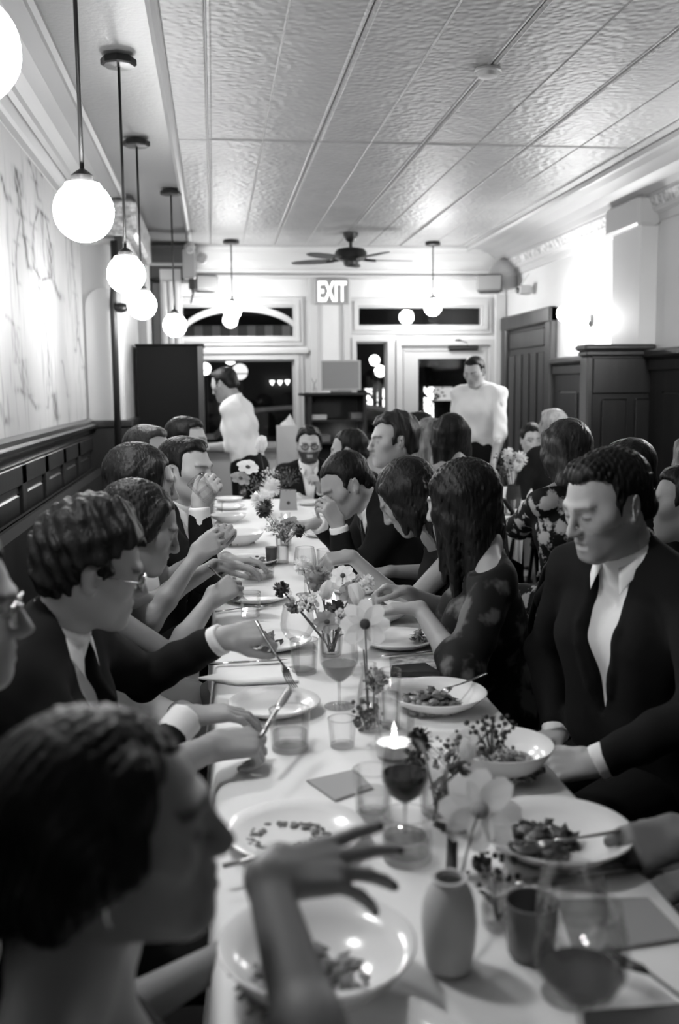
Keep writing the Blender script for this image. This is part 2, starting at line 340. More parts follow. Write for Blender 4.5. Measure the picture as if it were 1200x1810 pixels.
tag(put('conduit', G().tube([(x_, 7.98, 0.02), (x_, 7.98, 2.16), (x_ + 0.005, 7.98, 2.25), (x_ + 0.022, 7.98, 2.36), (x_ + 0.022, 7.98, 2.64)], 0.026, 10), black, smooth=True), 'black vertical pipe up the corner of the white left pier', 'pipe')
# flat pilasters between the pier and the street window
struct('wall_left_return', G().box(XL, py1, 0, -0.62, YB, ZC - 0.14), whitepaint)
a, b = P(281, 437, 10.5)[0], P(318, 437, 10.5)[0]
pl = struct('wall_back_pilaster', G().box(a, 10.45, 0, b, YB, 2.72), whitepaint)
for k in range(3):
    xx = a + (b - a) * (0.2 + 0.3 * k); put('flute', G().bbox(xx - 0.02, 10.43, 1.3, xx + 0.02, 10.46, 2.6, 0.006), whitepaint, pl)
# plain dark grey box filling the dark area over the window's left end
bx0, bx1 = P(262, 430, 10.5)[0], P(345, 430, 10.5)[0]
sh = thing('dark_box', 'plain dark box under the ceiling above the left street window', 'shutter box', ((bx0 + bx1) / 2, 10.6, 2.62))
hw = (bx1 - bx0) / 2
put('housing', G().bbox(-hw, -0.12, 0, hw, 0.28, 0.35, 0.02), mat('dark_grey_paint', 0.06, 0.5), sh); put('end_lip', G().bbox(-hw, -0.14, 0.31, hw, -0.11, 0.34, 0.005), mat('dark_grey_paint'), sh)
# ---- back wall: solid pieces round real openings
def rect(x0, y0, x1, y1, Y=YB):
    a, b = P(x0, (y0 + y1) / 2, Y)[0], P(x1, (y0 + y1) / 2, Y)[0]; c, d = P((x0 + x1) / 2, y1, Y)[2], P((x0 + x1) / 2, y0, Y)[2]
    return a, b, c, d
wa = rect(296, 540, 521, 597); wb = rect(330, 636, 521, 760); wc = rect(632, 541, 853, 577); wd = rect(629, 604, 684, 760); we = rect(709, 610, 864, 900)
def hole_wall():
    xs = sorted({XL, XR, wa[0], wa[1], wb[0], wb[1], wc[0], wc[1], wd[0], wd[1], we[0], we[1]}); zs = sorted({0, ZC, wa[2], wa[3], 0.85, wb[3], wc[2], wc[3], wd[3], we[3]})
    holes = [wa, (wb[0], wb[1], 0.85, wb[3]), wc, (wd[0], wd[1], 0.85, wd[3]), (we[0], we[1], 0, we[3])]
    g = G()
    for i in range(len(xs) - 1):
        for j in range(len(zs) - 1):
            cx, cz = (xs[i] + xs[i + 1]) / 2, (zs[j] + zs[j + 1]) / 2
            if not any(h[0] < cx < h[1] and h[2] < cz < h[3] for h in holes): g.box(xs[i], YB, zs[j], xs[i + 1], YB + 0.14, zs[j + 1])
    return struct('wall_back', g, plaster)
hole_wall()
def frame(o, h, wdt, y0, y1, m=whitepaint, name='window_frame', inner=0.0):
    x0, x1, z0, z1 = h; g = G()
    g.box(x0 - wdt, y0, z1 - inner, x1 + wdt, y1, z1 + wdt); g.box(x0 - wdt, y0, z0 - wdt, x1 + wdt, y1, z0 + inner)
    g.box(x0 - wdt, y0, z0 + inner, x0 + inner, y1, z1 - inner); g.box(x1 - inner, y0, z0 + inner, x1 + wdt, y1, z1 - inner)
    return put(name, g, m, o)
wins = []
for k, h in enumerate((wa, (wb[0], wb[1], 0.9, wb[3]), wc, (wd[0], wd[1], 0.9, wd[3]))):
    e = struct('window_%d' % (k + 1), G().box(h[0], YB + 0.06, h[2], h[1], YB + 0.066, h[3]), winglass)
    frame(e, h, 0.085, YB - 0.035, YB); frame(e, h, 0.045, YB - 0.055, YB - 0.035, name='casing'); frame(e, h, 0.0, YB + 0.03, YB + 0.09, name='sash', inner=0.018); wins.append(e)
# the arch sash bar across window_1
x0, x1, z0, z1 = wa; cx = P(425, 560, YB)[0]; rr = (x1 - cx) * 1.08; g = G(); pa = []
for t in np.linspace(0, pi, 25): pa.append((cx + rr * math.cos(t), z0 + 0.02 + (z1 - z0 - 0.045) * math.sin(t)))
for (a, c), (b, d) in zip(pa[:-1], pa[1:]):
    if x0 <= min(a, b) and max(a, b) <= x1: g.add([(a, YB + 0.02, c - 0.035), (b, YB + 0.02, d - 0.035), (b, YB + 0.02, d + 0.035), (a, YB + 0.02, c + 0.035), (a, YB + 0.09, c - 0.035), (b, YB + 0.09, d - 0.035), (b, YB + 0.09, d + 0.035), (a, YB + 0.09, c + 0.035)], [(0, 1, 2, 3), (7, 6, 5, 4), (0, 4, 5, 1), (3, 2, 6, 7)])
put('arch_bar', g, whitepaint, wins[0])
struct('trim_11', G().bbox(wa[0] - 0.2, YB - 0.07, wb[3] + 0.06, wa[1] + 0.14, YB, wb[3] + 0.11, 0.008), whitepaint)
a = rect(546, 480, 562, 700); struct('trim_12', G().bbox(a[0], YB - 0.04, 0, a[1], YB, 2.7, 0.01), whitepaint)
a = rect(606, 540, 620, 700); struct('trim_13', G().bbox(a[0], YB - 0.04, 0, a[1], YB, 2.7, 0.01), whitepaint)
a = rect(872, 500, 892, 800); struct('trim_14', G().bbox(a[0], YB - 0.05, 0, a[1], YB, 2.7, 0.012), whitepaint)
# street door (open pane in a white frame) with a closer arm
dr = struct('door_1', G(), whitepaint); x0, x1, _, z1 = we
gx = rect(740, 634, 836, 900)
g = G().box(x0, YB + 0.03, 0, gx[0], YB + 0.09, z1).box(gx[1], YB + 0.03, 0, x1, YB + 0.09, z1).box(gx[0], YB + 0.03, gx[3], gx[1], YB + 0.09, z1).box(gx[0], YB + 0.03, 0, gx[1], YB + 0.09, 0.75)
put('door_leaf', g, whitepaint, dr); put('pane', G().box(gx[0], YB + 0.055, 0.75, gx[1], YB + 0.061, gx[3]), winglass, dr)
frame(dr, (x0, x1, 0, z1), 0.06, YB - 0.04, YB, name='casing'); frame(dr, (x0 + 0.05, x1 - 0.05, 0.1, z1 - 0.06), 0.018, YB + 0.012, YB + 0.03, name='bead')
a = rect(793, 612, 844, 619)
cl = thing('door_closer', 'black hydraulic closer arm at the top of the white street door', 'door closer', ((a[0] + a[1]) / 2, YB + 0.015, (a[2] + a[3]) / 2)); hw = (a[1] - a[0]) / 2
put('cylinder', G().tube([(-hw, -0.03, 0), (hw, -0.03, 0)], 0.028, 10), black, cl, smooth='auto'); put('arm', G().tube([(hw * 0.3, -0.04, 0), (hw * 0.2, -0.05, 0.06), (-hw * 0.4, -0.05, 0.09)], 0.008, 8), black, cl); put('shoe', G().bbox(-hw * 0.6, -0.06, 0.075, -hw * 0.2, -0.03, 0.10, 0.005), black, cl)
# ---- dark side door on the right wall
ya, yb = V(985, 600, XR)[1], V(897, 600, XR)[1]; zt = 2.25
d2 = struct('door_2', G().box(XR - 0.03, ya + 0.16, 0, XR, yb - 0.16, zt - 0.14), midwood)
put('casing', G().bbox(XR - 0.075, ya, 0, XR, ya + 0.16, zt, 0.015).bbox(XR - 0.075, yb - 0.16, 0, XR, yb, zt, 0.015), midwood, d2); put('head_casing', G().bbox(XR - 0.085, ya, zt - 0.15, XR, yb, zt, 0.015), midwood, d2)
put('top_panel', G().bbox(XR - 0.05, ya + 0.24, zt - 0.36, XR - 0.03, yb - 0.24, zt - 0.18, 0.012), midwood, d2)
for k in range(5):
    q = ya + 0.2 + (yb - ya - 0.4) * k / 5; put('board', G().bbox(XR - 0.055, q + 0.03, 0.1, XR - 0.03, q + (yb - ya - 0.4) / 5 - 0.03, zt - 0.42, 0.012), midwood, d2)
put('handle', G().ball((XR - 0.09, ya + 0.3, 1.02), 0.03, 10), bronze, d2, smooth=True)
# ---- right wainscot, and the panelled screen standing out from the wall
wr = struct('wall_right_wainscot', G().box(XR - 0.03, YF, 0, XR, ya, 1.72), darkwood)
put('cap_rail', G().bbox(XR - 0.09, YF, 1.70, XR, ya, 1.76, 0.015), midwood, wr); put('top_rail', G().bbox(XR - 0.05, YF, 1.60, XR - 0.02, ya, 1.69, 0.01), darkwood, wr)
for k in range(16):
    y = ya - 0.15 - k * 0.72; put('panel', G().bbox(XR - 0.05, y - 0.5, 0.3, XR - 0.025, y - 0.05, 1.45, 0.015), darkwood, wr)
YS = 7.1; sx0 = P(1036, 640, YS)[0]
scr = struct('wall_right_screen', G().box(sx0 + 0.02, YS, 0, XR - 0.0, YS + 0.12, 1.74), darkwood)
put('cap_rail', G().bbox(sx0 - 0.03, YS - 0.05, 1.755, XR, YS + 0.17, 1.80, 0.015), midwood, scr); put('crown', G().bbox(sx0 - 0.01, YS - 0.03, 1.715, XR, YS + 0.15, 1.755, 0.01), midwood, scr)
put('corner_post', G().bbox(sx0, YS - 0.02, 0, sx0 + 0.05, YS + 0.13, 1.715, 0.012), mat('worn_wood', 0.05, 0.35, noise=(8, 0.03, 0.07, (1, 1, .1))), scr)
for k in range(2):
    q = sx0 + 0.12 + k * 0.26; put('panel', G().bbox(q, YS - 0.014, 0.25, q + 0.2, YS, 1.40, 0.012), darkwood, scr)
put('rail', G().bbox(sx0 + 0.05, YS - 0.02, 1.44, XR, YS, 1.70, 0.006), darkwood, scr)
# pilaster above the screen with its capital
struct('wall_right_pilaster', G().box(XR - 0.13, YS - 0.02, 1.8, XR, YS + 0.5, ZC - 0.2), plaster)
struct('trim_15', G().bbox(XR - 0.18, YS - 0.07, ZC - 0.33, XR, YS + 0.55, ZC - 0.12, 0.02), whitepaint)
struct('baseboard_right', G().bbox(XR - 0.06, YF, 0, XR, ya, 0.18, 0.01), darkwood)
# ================================================================== lamps and fittings
GR = 0.088
def pendant(c, label, group, m, zc=ZC, hexa=True):
    t = thing('globe_pendant', label, 'pendant lamp', (c[0], c[1], c[2]), 0, group)
    g = G(); prof = [(0.03, 0.082), (0.05, 0.079)] + [(GR * math.sin(a), GR * math.cos(a)) for a in np.linspace(0.7, pi - 0.02, 13)]
    put('globe', g.lathe(prof, 22), m, t, smooth=True)
    put('collar', G().lathe([(0.032, 0.08), (0.034, 0.10), (0.02, 0.112), (0.008, 0.12)], 14), bronze, t, smooth='auto')
    put('cord', G().tube([(0, 0, 0.11), (0, 0, zc - c[2] - 0.02)], 0.0065, 8), black, t, smooth=True)
    put('canopy', G().lathe([(0.072, 0), (0.08, -0.006), (0.08, -0.03), (0.07, -0.036), (0.012, -0.04)], 8 if hexa else 20, (0, 0, zc - c[2])), bronze, t)
    return t
gl = [(-62, 85, 1.78, 'nearest globe pendant, half cut by the left picture edge'), (148, 374, 3.05, 'largest whole globe pendant on a black cord, second in the left row'), (223, 485, 4.75, 'globe pendant third in the row along the left wall, before the conduit'),
      (251, 539, 6.25, 'globe pendant fourth in the left row, just below and right of the third'), (309, 575, 7.75, 'farthest and lowest globe pendant of the left row, in front of the arched window')]
for px, py, Y, lb in gl: pendant(P(px, py, Y), lb, 'globe pendants along the left wall', opal)
pendant(P(411, 549, 10.25), 'globe pendant over the arched street window', 'globe pendants by the street windows', opalback)
pendant(P(765, 543, 10.25), 'globe pendant over the narrow transom right of the exit sign', 'globe pendants by the street windows', opalback)
# two-armed wall sconce
p = V(1046, 566, XR)
def sconce(y, z, label):
    t = thing('wall_sconce', label, 'wall lamp', (XR, y, z))
    put('backplate', G().lathe([(0.06, 0), (0.06, 0.012), (0.03, 0.03)], 16).xf(Matrix.Rotation(-pi / 2, 4, 'Y')), bronze, t)
    for (dy, dx, dz) in ((0.18, -0.17, 0.07), (-0.22, -0.2, -0.03)):
        put('arm', G().tube([(0, 0, 0), (dx * .5, dy * .4, -0.05), (dx, dy, dz - 0.1)], 0.008, 8), bronze, t, smooth=True)
        put('globe', G().ball((dx, dy, dz), 0.075, 14), opalsconce, t, smooth=True)
sconce(p[1], p[2], 'two armed globe sconce glowing on the right wall beside the dark door')
sconce(p[1] - 3.1, p[2], 'two armed globe sconce on the right wall nearer than the panelled screen')
# ceiling fan at rest
c = P(620, 452, 9.7); t = thing('ceiling_fan', 'dark five bladed ceiling fan hanging before the back cornice', 'ceiling fan', (c[0], c[1], c[2]))
h = ZC - c[2]
put('canopy', G().lathe([(0.075, h), (0.072, h - 0.03), (0.045, h - 0.07), (0.03, h - 0.085)], 20), black, t, smooth='auto'); put('downrod', G().tube([(0, 0, 0.05), (0, 0, h - 0.07)], 0.016, 10), black, t)
put('motor', G().lathe([(0.05, 0.075), (0.13, 0.06), (0.155, 0.03), (0.155, -0.02), (0.13, -0.04), (0.075, -0.055), (0.07, -0.09), (0.04, -0.105)], 24), black, t, smooth='auto')
for k in range(5):
    a = 0.12 + 2 * pi * k / 5; ca, sa = math.cos(a), math.sin(a); rows = []
    for q in range(7):
        r = 0.20 + 0.42 * q / 6; wd_ = 0.055 + 0.02 * math.sin(pi * min(1, q / 5)) - (0.03 if q == 6 else 0)
        rows.append([(r * ca - w_ * sa, r * sa + w_ * ca, -0.035 + 0.12 * w_) for w_ in (-wd_, -wd_ / 2, 0, wd_ / 2, wd_)])
    b = put('blade', G().sheet(rows, 0.008), mat('fan_blade', 0.03, 0.5), t); put('bracket', G().tube([(0.12 * ca, 0.12 * sa, -0.035), (0.25 * ca, 0.25 * sa, -0.043)], 0.014, 6), black, b)
# ceiling smoke detector
c = P(862, 122, 4.75); t = thing('smoke_detector', 'white round smoke detector on the tin ceiling', 'smoke detector', (c[0], c[1], ZC))
put('base', G().lathe([(0.062, 0.0), (0.066, -0.012), (0.062, -0.018)], 24), whitepaint, t, smooth='auto'); put('sensor_cap', G().lathe([(0.05, -0.018), (0.045, -0.035), (0.01, -0.04)], 20), whitepaint, t, smooth='auto')
# speakers
greybox = mat('grey_speaker', 0.2, 0.6, bump=(300, 0.2, 'noise'))
def speaker(x0, y0, x1, y1, Y, label, rz):
    a = rect(x0, y0, x1, y1, Y); t = thing('wall_speaker', label, 'loudspeaker', ((a[0] + a[1]) / 2, Y, (a[2] + a[3]) / 2), rz); hw, hh = (a[1] - a[0]) / 2, (a[3] - a[2]) / 2
    put('cabinet', G().bbox(-hw, 0, -hh, hw, 0.18, hh, 0.015), mat('speaker_case', 0.1, 0.5), t); put('grille', G().bbox(-hw + .012, -0.012, -hh + .02, hw - .012, 0.005, hh - .012, 0.006), greybox, t)
    put('bracket', G().tube([(0, 0.17, 0), (0, 0.3, 0.02)], 0.018, 8), black, t); put('foot_strip', G().bbox(-hw + .03, 0.02, -hh - .012, hw - .03, 0.12, -hh, 0.004), black, t)
speaker(345, 485, 387, 514, 10.35, 'small grey loudspeaker high in the left back corner', 0.25)
speaker(843, 484, 887, 515, 10.35, 'small grey loudspeaker high in the right back corner', -0.3)
# domed boss of the right cornice and little camera
c = P(943, 513, 9.9); t = thing('security_camera', 'small white camera box on the right wall above the dark door', 'camera', (XR, V(943, 513, XR)[1], V(943, 513, XR)[2]))
put('body', G().bbox(-0.16, -0.05, -0.045, -0.03, 0.05, 0.045, 0.012), whitepaint, t); put('mount', G().tube([(-0.05, 0, 0), (0, 0, 0.0)], 0.03, 10), whitepaint, t); put('lens', G().lathe([(0.03, 0.0), (0.03, 0.02), (0.02, 0.025)], 14).xf(Matrix.Translation((-0.16, 0, 0)) @ Matrix.Rotation(-pi / 2, 4, 'Y')), black, t)
t = put('cable', G().tube([(XR - 0.05, V(943, 513, XR)[1], 2.63), P(912, 515, 10.1), P(890, 520, 10.4), P(868, 515, 10.5)], 0.006, 6), whitepaint); tag(t, 'thin white cable looping from the right loudspeaker to the camera box', 'cable')
dm = thing('wall_dome', 'grey rounded hood behind the right back loudspeaker', 'hood', P(890, 490, 10.6)); put('hood', G().lathe([(0.17, -0.12), (0.17, 0.02), (0.14, 0.11), (0.08, 0.17), (0.01, 0.19)], 18), mat('hood_grey', 0.42, 0.6), dm, smooth='auto'); put('hood_rim', G().lathe([(0.175, 0.0), (0.18, 0.01), (0.175, 0.02)], 18), whitepaint, dm)
# emergency light: pale box with two lamp heads
c = P(334, 466, 9.9); t = thing('emergency_light', 'pale emergency light box with two lamp heads by the left window', 'emergency light', c); a = rect(323, 442, 346, 494, 9.9); hw, hh = (a[1] - a[0]) / 2, (a[3] - a[2]) / 2
put('case', G().bbox(-hw, 0, -hh, hw, 0.1, hh, 0.012), mat('pale_plastic', 0.42, 0.5), t); put('wall_arm', G().tube([(-hw + .01, .05, 0), (-.63 - c[0], .05, 0)], .015, 8), whitepaint, t)
for (px, py, nm) in ((335, 438, 0), (357, 457, 1)):
    q = P(px, py, 9.85) - c; hd = put('lamp_head', G().lathe([(0.03, 0.06), (0.05, 0.02), (0.055, -0.02), (0.05, -0.03)], 18, ).xf(Matrix.Translation(q) @ Matrix.Rotation(pi / 2 + 0.4, 4, 'X')), whitepaint, t, smooth='auto')
    put('reflector', G().lathe([(0.046, -0.03), (0.03, -0.012), (0.008, 0.0)], 16).xf(Matrix.Translation(q) @ Matrix.Rotation(pi / 2 + 0.4, 4, 'X')), steel, hd)
q = P(339, 500, 9.9) - c; put('plug', G().bbox(q[0] - .03, 0, q[2] - .06, q[0] + .03, .05, q[2] + .04, .008), black, t); put('lead', G().tube([q + (0, .02, -.04), q + (0.01, .02, -.1), P(338, 536, 9.9) - c], 0.012, 6), black, t)
t = thing('wall_bracket', 'black wall bracket at the top of the conduit behind the third globe', 'bracket', P(210, 428, 8.0)); put('plate', G().bbox(-.03, -.02, -.09, .03, .03, .09, .006), black, t); put('knuckle', G().ball((0.0, -.02, -.5), 0.055, 10, (1, 1, .7)), black, t, smooth=True)
# EXIT sign
a = rect(556, 492, 618, 538, 10.82)
t = thing('exit_sign', 'lit EXIT sign on the white pier between the street windows', 'sign', ((a[0] + a[1]) / 2, 10.82, (a[2] + a[3]) / 2)); hw, hh = (a[1] - a[0]) / 2, (a[3] - a[2]) / 2
put('housing', G().bbox(-hw, 0, -hh, hw, 0.06, hh, 0.008), mat('exit_housing', 0.35, 0.5), t); put('face', G().bbox(-hw + .015, -0.006, -hh + .015, hw - .015, 0.002, hh - .015, 0.003), mat('exit_face', 0.2, 0.6), t)
cu = bpy.data.curves.new('exit_text', 'FONT'); cu.body = 'EXIT'; cu.size = 0.3; cu.align_x = 'CENTER'; cu.align_y = 'CENTER'; cu.extrude = 0.003; cu.offset = 0.006
to = bpy.data.objects.new('tmp', cu); C.objects.link(to); dg = bpy.context.evaluated_depsgraph_get(); me = bpy.data.meshes.new_from_object(to.evaluated_get(dg)); bpy.data.objects.remove(to)
co = np.array([v.co for v in me.vertices]); mn, mx = co.min(0), co.max(0); sx, sy = (2 * hw - 0.07) / (mx[0] - mn[0]), (2 * hh - 0.06) / (mx[1] - mn[1]); ct = (mn + mx) / 2
for v in me.vertices: v.co = ((v.co[0] - ct[0]) * sx, -0.009 + 0 * v.co[2], (v.co[1] - ct[1]) * sy) if v.co[2] > 0 else ((v.co[0] - ct[0]) * sx, -0.004, (v.co[1] - ct[1]) * sy)
me.materials.clear(); me.materials.append(mat('exit_letters', 0.8, 0.5, emit=1.3)); o = bpy.data.objects.new('lettering', me); C.objects.link(o); o.parent = t
# ---- host stand with shelves, screen and flowers on it
a = rect(546, 694, 648, 800, 9.6); t = thing('host_stand', 'dark open host stand of shelves under the screen', 'host stand', ((a[0] + a[1]) / 2, 9.6, 0)); hw = (a[1] - a[0]) / 2; top = P(600, 694, 9.6)[2]
put('top', G().bbox(-hw - .06, -0.04, top - .03, hw + .04, .5, top, .008), darkwood, t); put('side_panel', G().box(-hw, 0, 0, -hw + .03, .48, top - .03), darkwood, t); put('side_panel', G().box(hw - .03, 0, 0, hw, .48, top - .03), darkwood, t); put('back_panel', G().box(-hw + .03, .45, 0, hw - .03, .48, top - .03), black, t)
for z in (top - .26, top - .48, top - .75): put('shelf', G().box(-hw + .03, .02, z - .02, hw - .03, .45, z), darkwood, t)
zs_ = [top - .26, top - .48]
for k, (px, py, wd_, hh_, lb, tn) in enumerate(((562, 722, .17, .035, 'pale stack of papers on the upper shelf of the host stand', .5), (633, 722, .14, .05, 'grey box on the upper shelf of the host stand', .16), (571, 748, .14, .06, 'grey box on the lower shelf of the host stand', .14))):
    q = P(px, py, 9.66); z = zs_[0] if k < 2 else zs_[1]; o = thing('paper_stack' if k == 0 else 'storage_box', lb, 'papers' if k == 0 else 'box', (q[0], 9.66, z))
    m_ = mat('shelf_goods_%d' % k, tn, .6); put('body', G().bbox(-wd_ / 2, 0, 0, wd_ / 2, .2, hh_, .004), m_, o); put('lid', G().bbox(-wd_ / 2 - .004, -.004, hh_, wd_ / 2 + .004, .204, hh_ + .012, .003), m_, o)
for px, py in ((612, 743), (622, 745)):
    q = P(px, py, 9.72); o = thing('candle_lamp', 'small lit candle on the lower shelf, %s of two' % ('left' if px < 615 else 'right'), 'candle', (q[0], 9.72, zs_[1]), 0, 'candles in the host stand'); put('cup', G().lathe([(.02, 0), (.026, .01), (.026, .05), (.02, .05)], 12), wax, o); put('flame', G().ball((0, 0, .075), .02, 8, (1, 1, 1.4)), mat('small_flame', .8, .5, emit=12), o)
a = rect(568, 637, 638, 690, 9.75); o = thing('screen', 'pale framed monitor with a blank grey screen on the host stand', 'monitor', ((a[0] + a[1]) / 2, 9.75, top)); hw = (a[1] - a[0]) / 2; z0 = a[2] - top; z1 = a[3] - top
put('bezel', G().bbox(-hw, 0, z0, hw, .03, z1, .006), whitepaint, o); put('display', G().bbox(-hw + .012, -.004, z0 + .02, hw - .025, .002, z1 - .015, .002), mat('grey_screen', .27, .4), o); put('stand', G().bbox(-hw * .5, -.03, 0, hw * .5, .12, .02, .005), mat('mid_plastic', .2, .5), o); put('neck', G().box(-.04, .005, .02, .04, .03, z0 + .02), mat('mid_plastic'), o)
q = P(556, 690, 9.7); o = thing('bud_vase', 'tiny glass vase with a sprig at the left end of the host stand', 'vase', (q[0], 9.7, top)); put('vase', G().lathe([(.02, 0), (.024, .03), (.012, .06), (.014, .07)], 12), clear, o); put('sprig', G().tube([(0, 0, .02), (-.01, 0, .1), (-.03, 0, .14)], .003, 5).tube([(0, 0, .08), (.02, 0, .13)], .003, 5), leafdark, o)
# ---- tall dark wood cabinet at the left back
a0 = P(240, 608, 8.9); a1 = P(358, 608, 8.9); t = thing('tall_cabinet', 'tall dark flat sided cabinet against the left back wall', 'cabinet', (0, 0, 0)); zt_ = a0[2]
t.location = ((a0[0] + a1[0]) / 2, 9.1, 0); hw = (a1[0] - a0[0]) / 2
put('carcass', G().box(-hw, -.2, 0, hw, .35, zt_ - .02), mat('ebonised_wood', .005, .65, spec=.15), t); put('top', G().bbox(-hw - .012, -.215, zt_ - .02, hw + .012, .36, zt_, .006), mat('ebonised_wood'), t); put('end_stile', G().bbox(hw - .05, -.215, 0, hw + .006, -.19, zt_ - .02, .004), darkwood, t)
# paper bag with tissue
q = P(507, 800, 8.6); o = thing('gift_bag', 'white paper gift bag with tissue standing behind the bearded man', 'bag', (q[0], 8.6, 0.75)); hw = .085
z1 = P(507, 752, 8.6)[2] - .75
put('bag', G().add([(-hw, -.05, 0), (hw, -.05, 0), (hw, .07, 0), (-hw, .07, 0), (-hw - .005, -.06, z1), (hw + .005, -.055, z1), (hw + .005, .07, z1), (-hw, .075, z1)], [(3, 2, 1, 0), (0, 1, 5, 4), (1, 2, 6, 5), (2, 3, 7, 6), (3, 0, 4, 7)]), mat('white_paper', .55, .7), o)
put('tissue', G().add([(-.07, -.05, z1 - .05), (.07, -.05, z1 - .05), (.05, .06, z1 - .05), (-.05, .06, z1 - .05), (-.05, -.02, z1 + .02), (.03, -.03, z1 + .1), (.075, .0, z1 + .01), (0, .04, z1 + .05), (-.01, -.03, z1 + .03)], [(0, 1, 8, 4), (1, 6, 5, 8), (1, 2, 6), (2, 3, 7), (3, 0, 4), (4, 8, 7), (8, 5, 7), (5, 6, 7), (2, 7, 6), (3, 4, 7)]), mat('tissue_paper', .7, .8), o)
o = thing('side_table', 'small dark side table carrying the white gift bag', 'table', (q[0], 8.62, 0)); put('top', G().bbox(-.3, -.25, .72, .3, .25, .75, .006), darkwood, o)
for sx in (-1, 1):
    for sy in (-1, 1): put('leg', G().box(sx * .26 - .02, sy * .21 - .02, 0, sx * .26 + .02, sy * .21 + .02, .72), darkwood, o)
# ================================================================== the street outside
struct('ground_outside', G().box(-12, YB + 0.2, -.2, 16, 30, -.05), mat('asphalt', .04, .7)); 
fac = struct('wall_across_street', G().box(-12, 24, -.05, 16, 24.4, 9), mat('night_facade', .02, .8))
aw = thing('awning', 'dark awning with scalloped valance over the street window', 'awning', ((wa[0] + wa[1]) / 2, YB + .155, 2.4)); hw = 1.6
put('canvas', G().sheet([[(-hw, 0, .55), (hw, 0, .55)], [(-hw, 1.26, 0), (hw, 1.26, 0)]], .01), mat('awning_canvas', .05, .8), aw)
vz = P(420, 575, YB + 1.4)[2] - 2.4; nsc = 30; g = G()
for k in range(nsc):
    xa = -hw + 2 * hw * k / nsc; xb = xa + 2 * hw / nsc; r_ = (xb - xa) / 2
    pts = [(xa, vz), (xa, vz - .14)] + [((xa + xb) / 2 - r_ * math.cos(t), vz - .14 - .07 * math.sin(t)) for t in np.linspace(.3, pi - .3, 6)] + [(xb - .004, vz - .14), (xb - .004, vz)]
    n_ = len(pts); y = 1.26 + (.012 if k % 2 else 0)
    put('scallop', G().add([(x, y, z) for x, z in pts] + [(x, y + .006, z) for x, z in pts], [tuple(range(n_)), tuple(range(2 * n_ - 1, n_ - 1, -1))] + [(i, n_ + i, n_ + (i + 1) % n_, (i + 1) % n_) for i in range(n_)]), mat('scallop_%d' % (k % 2), (.12, .3)[k % 2], .8), aw)
# parked car, roof and glasshouse
q = P(490, 720, 13.4); cr = thing('parked_car', 'pale parked car outside the left street window', 'car', (q[0], 13.4, -.05)); zt_ = q[2] + .05
body = [(-1.9, .35), (-1.95, .75), (-1.5, .85), (-.6, .9), (2.1, .95), (2.2, .35)]
g = G().add([(x, y, z) for y in (0, 1.7) for x, z in body], [tuple(range(5, -1, -1)), tuple(range(6, 12))] + [(i, (i + 1) % 6, 6 + (i + 1) % 6, 6 + i) for i in range(6)])
put('body', g, mat('car_paint_dark', .05, .3), cr)
roof = [(-.85, .9), (-.55, zt_ - .12), (-.25, zt_ - .03), (.3, zt_), (1.2, zt_), (1.8, zt_ - .1), (2.1, .95)]
put('roof', G().tube([(x, -.02, z) for x, z in roof], .032, 8), mat('car_paint_pale', .7, .3, emit=.0), cr, smooth=True)
put('roof_panel', G().sheet([[(x, 0, z) for x, z in roof], [(x, 1.6, z) for x, z in roof]], .02), mat('car_paint_pale'), cr)
put('window', G().add([(x, .02, z - .03) for x, z in roof[1:6]] + [(1.9, .02, .9), (-.8, .02, .9)], [tuple(range(7))]), mat('car_glass', .01, .1), cr)
for x in (-1.2, 1.4): put('wheel', G().lathe([(.32, -.1), (.34, -.05), (.34, .05), (.32, .1)], 20).xf(Matrix.Translation((x, 0, .34)) @ Matrix.Rotation(pi / 2, 4, 'X')), black, cr)
# glowing globes on posts outside; the sidelight pair imitates sconce reflections in the glass
def lamp(px, py, Y, r, label, e):
    c = P(px, py, Y); o = thing('outside_globe', label, 'globe light', (c[0], Y, -.05)); z = c[2] + .05
    put('post', G().tube([(0, 0, 0), (0, 0, z - r)], .04, 8), black, o); put('globe', G().ball((0, 0, z), r, 14), mat('outside_glow_%d' % int(e * 10), .8, .3, emit=e), o, smooth=True); put('band', G().lathe([(r * 1.01, -.01), (r * 1.01, .01)], 20, (0, 0, z - r * .25), False, False), black, o)
lamp(424, 657, 16.5, .13, 'dim round globe light in the middle of the left street window', 1.0); lamp(407, 634, 19, .11, 'round globe light hidden half by the window head', 4.0); lamp(362, 652, 18, .11, 'round globe light beside the dark cabinet edge', 4.0)
lamp(662, 637, 16, .085, 'upper globe of the pair imitating sconce reflections in the narrow sidelight', 6.0); lamp(672, 656, 15.6, .09, 'lower globe of the pair imitating sconce reflections in the narrow sidelight', 6.0)
# lit shop windows with plants against them
def shop(x0, y0, x1, y1, Y, label, e):
    a = rect(x0, y0, x1, y1, Y); o = thing('shop_window', label, 'shop window', ((a[0] + a[1]) / 2, Y, a[2])); hw, hh = (a[1] - a[0]) / 2, a[3] - a[2]
    put('lit_pane', G().box(-hw, 0, 0, hw, .03, hh), mat('lit_shop_%d' % int(e * 10), .8, .5, emit=e), o); put('window_frame', G().box(-hw - .05, -.02, -.05, hw + .05, .03, 0).box(-hw - .05, -.02, hh, hw + .05, .03, hh + .05), black, o)
    return o, hw, hh
o, hw, hh = shop(645, 687, 681, 742, 23.96, 'bright shop window seen through the sidelight', 3.0)
o2, hw2, hh2 = shop(750, 684, 766, 742, 23.96, 'bright shop window seen through the door glass', 3.0)
shop(766, 684, 800, 708, 23.96, 'dimmer lit fascia beside the bright shop window', .5)
a = P(663, 712, 23.0); b = P(762, 712, 23.0)
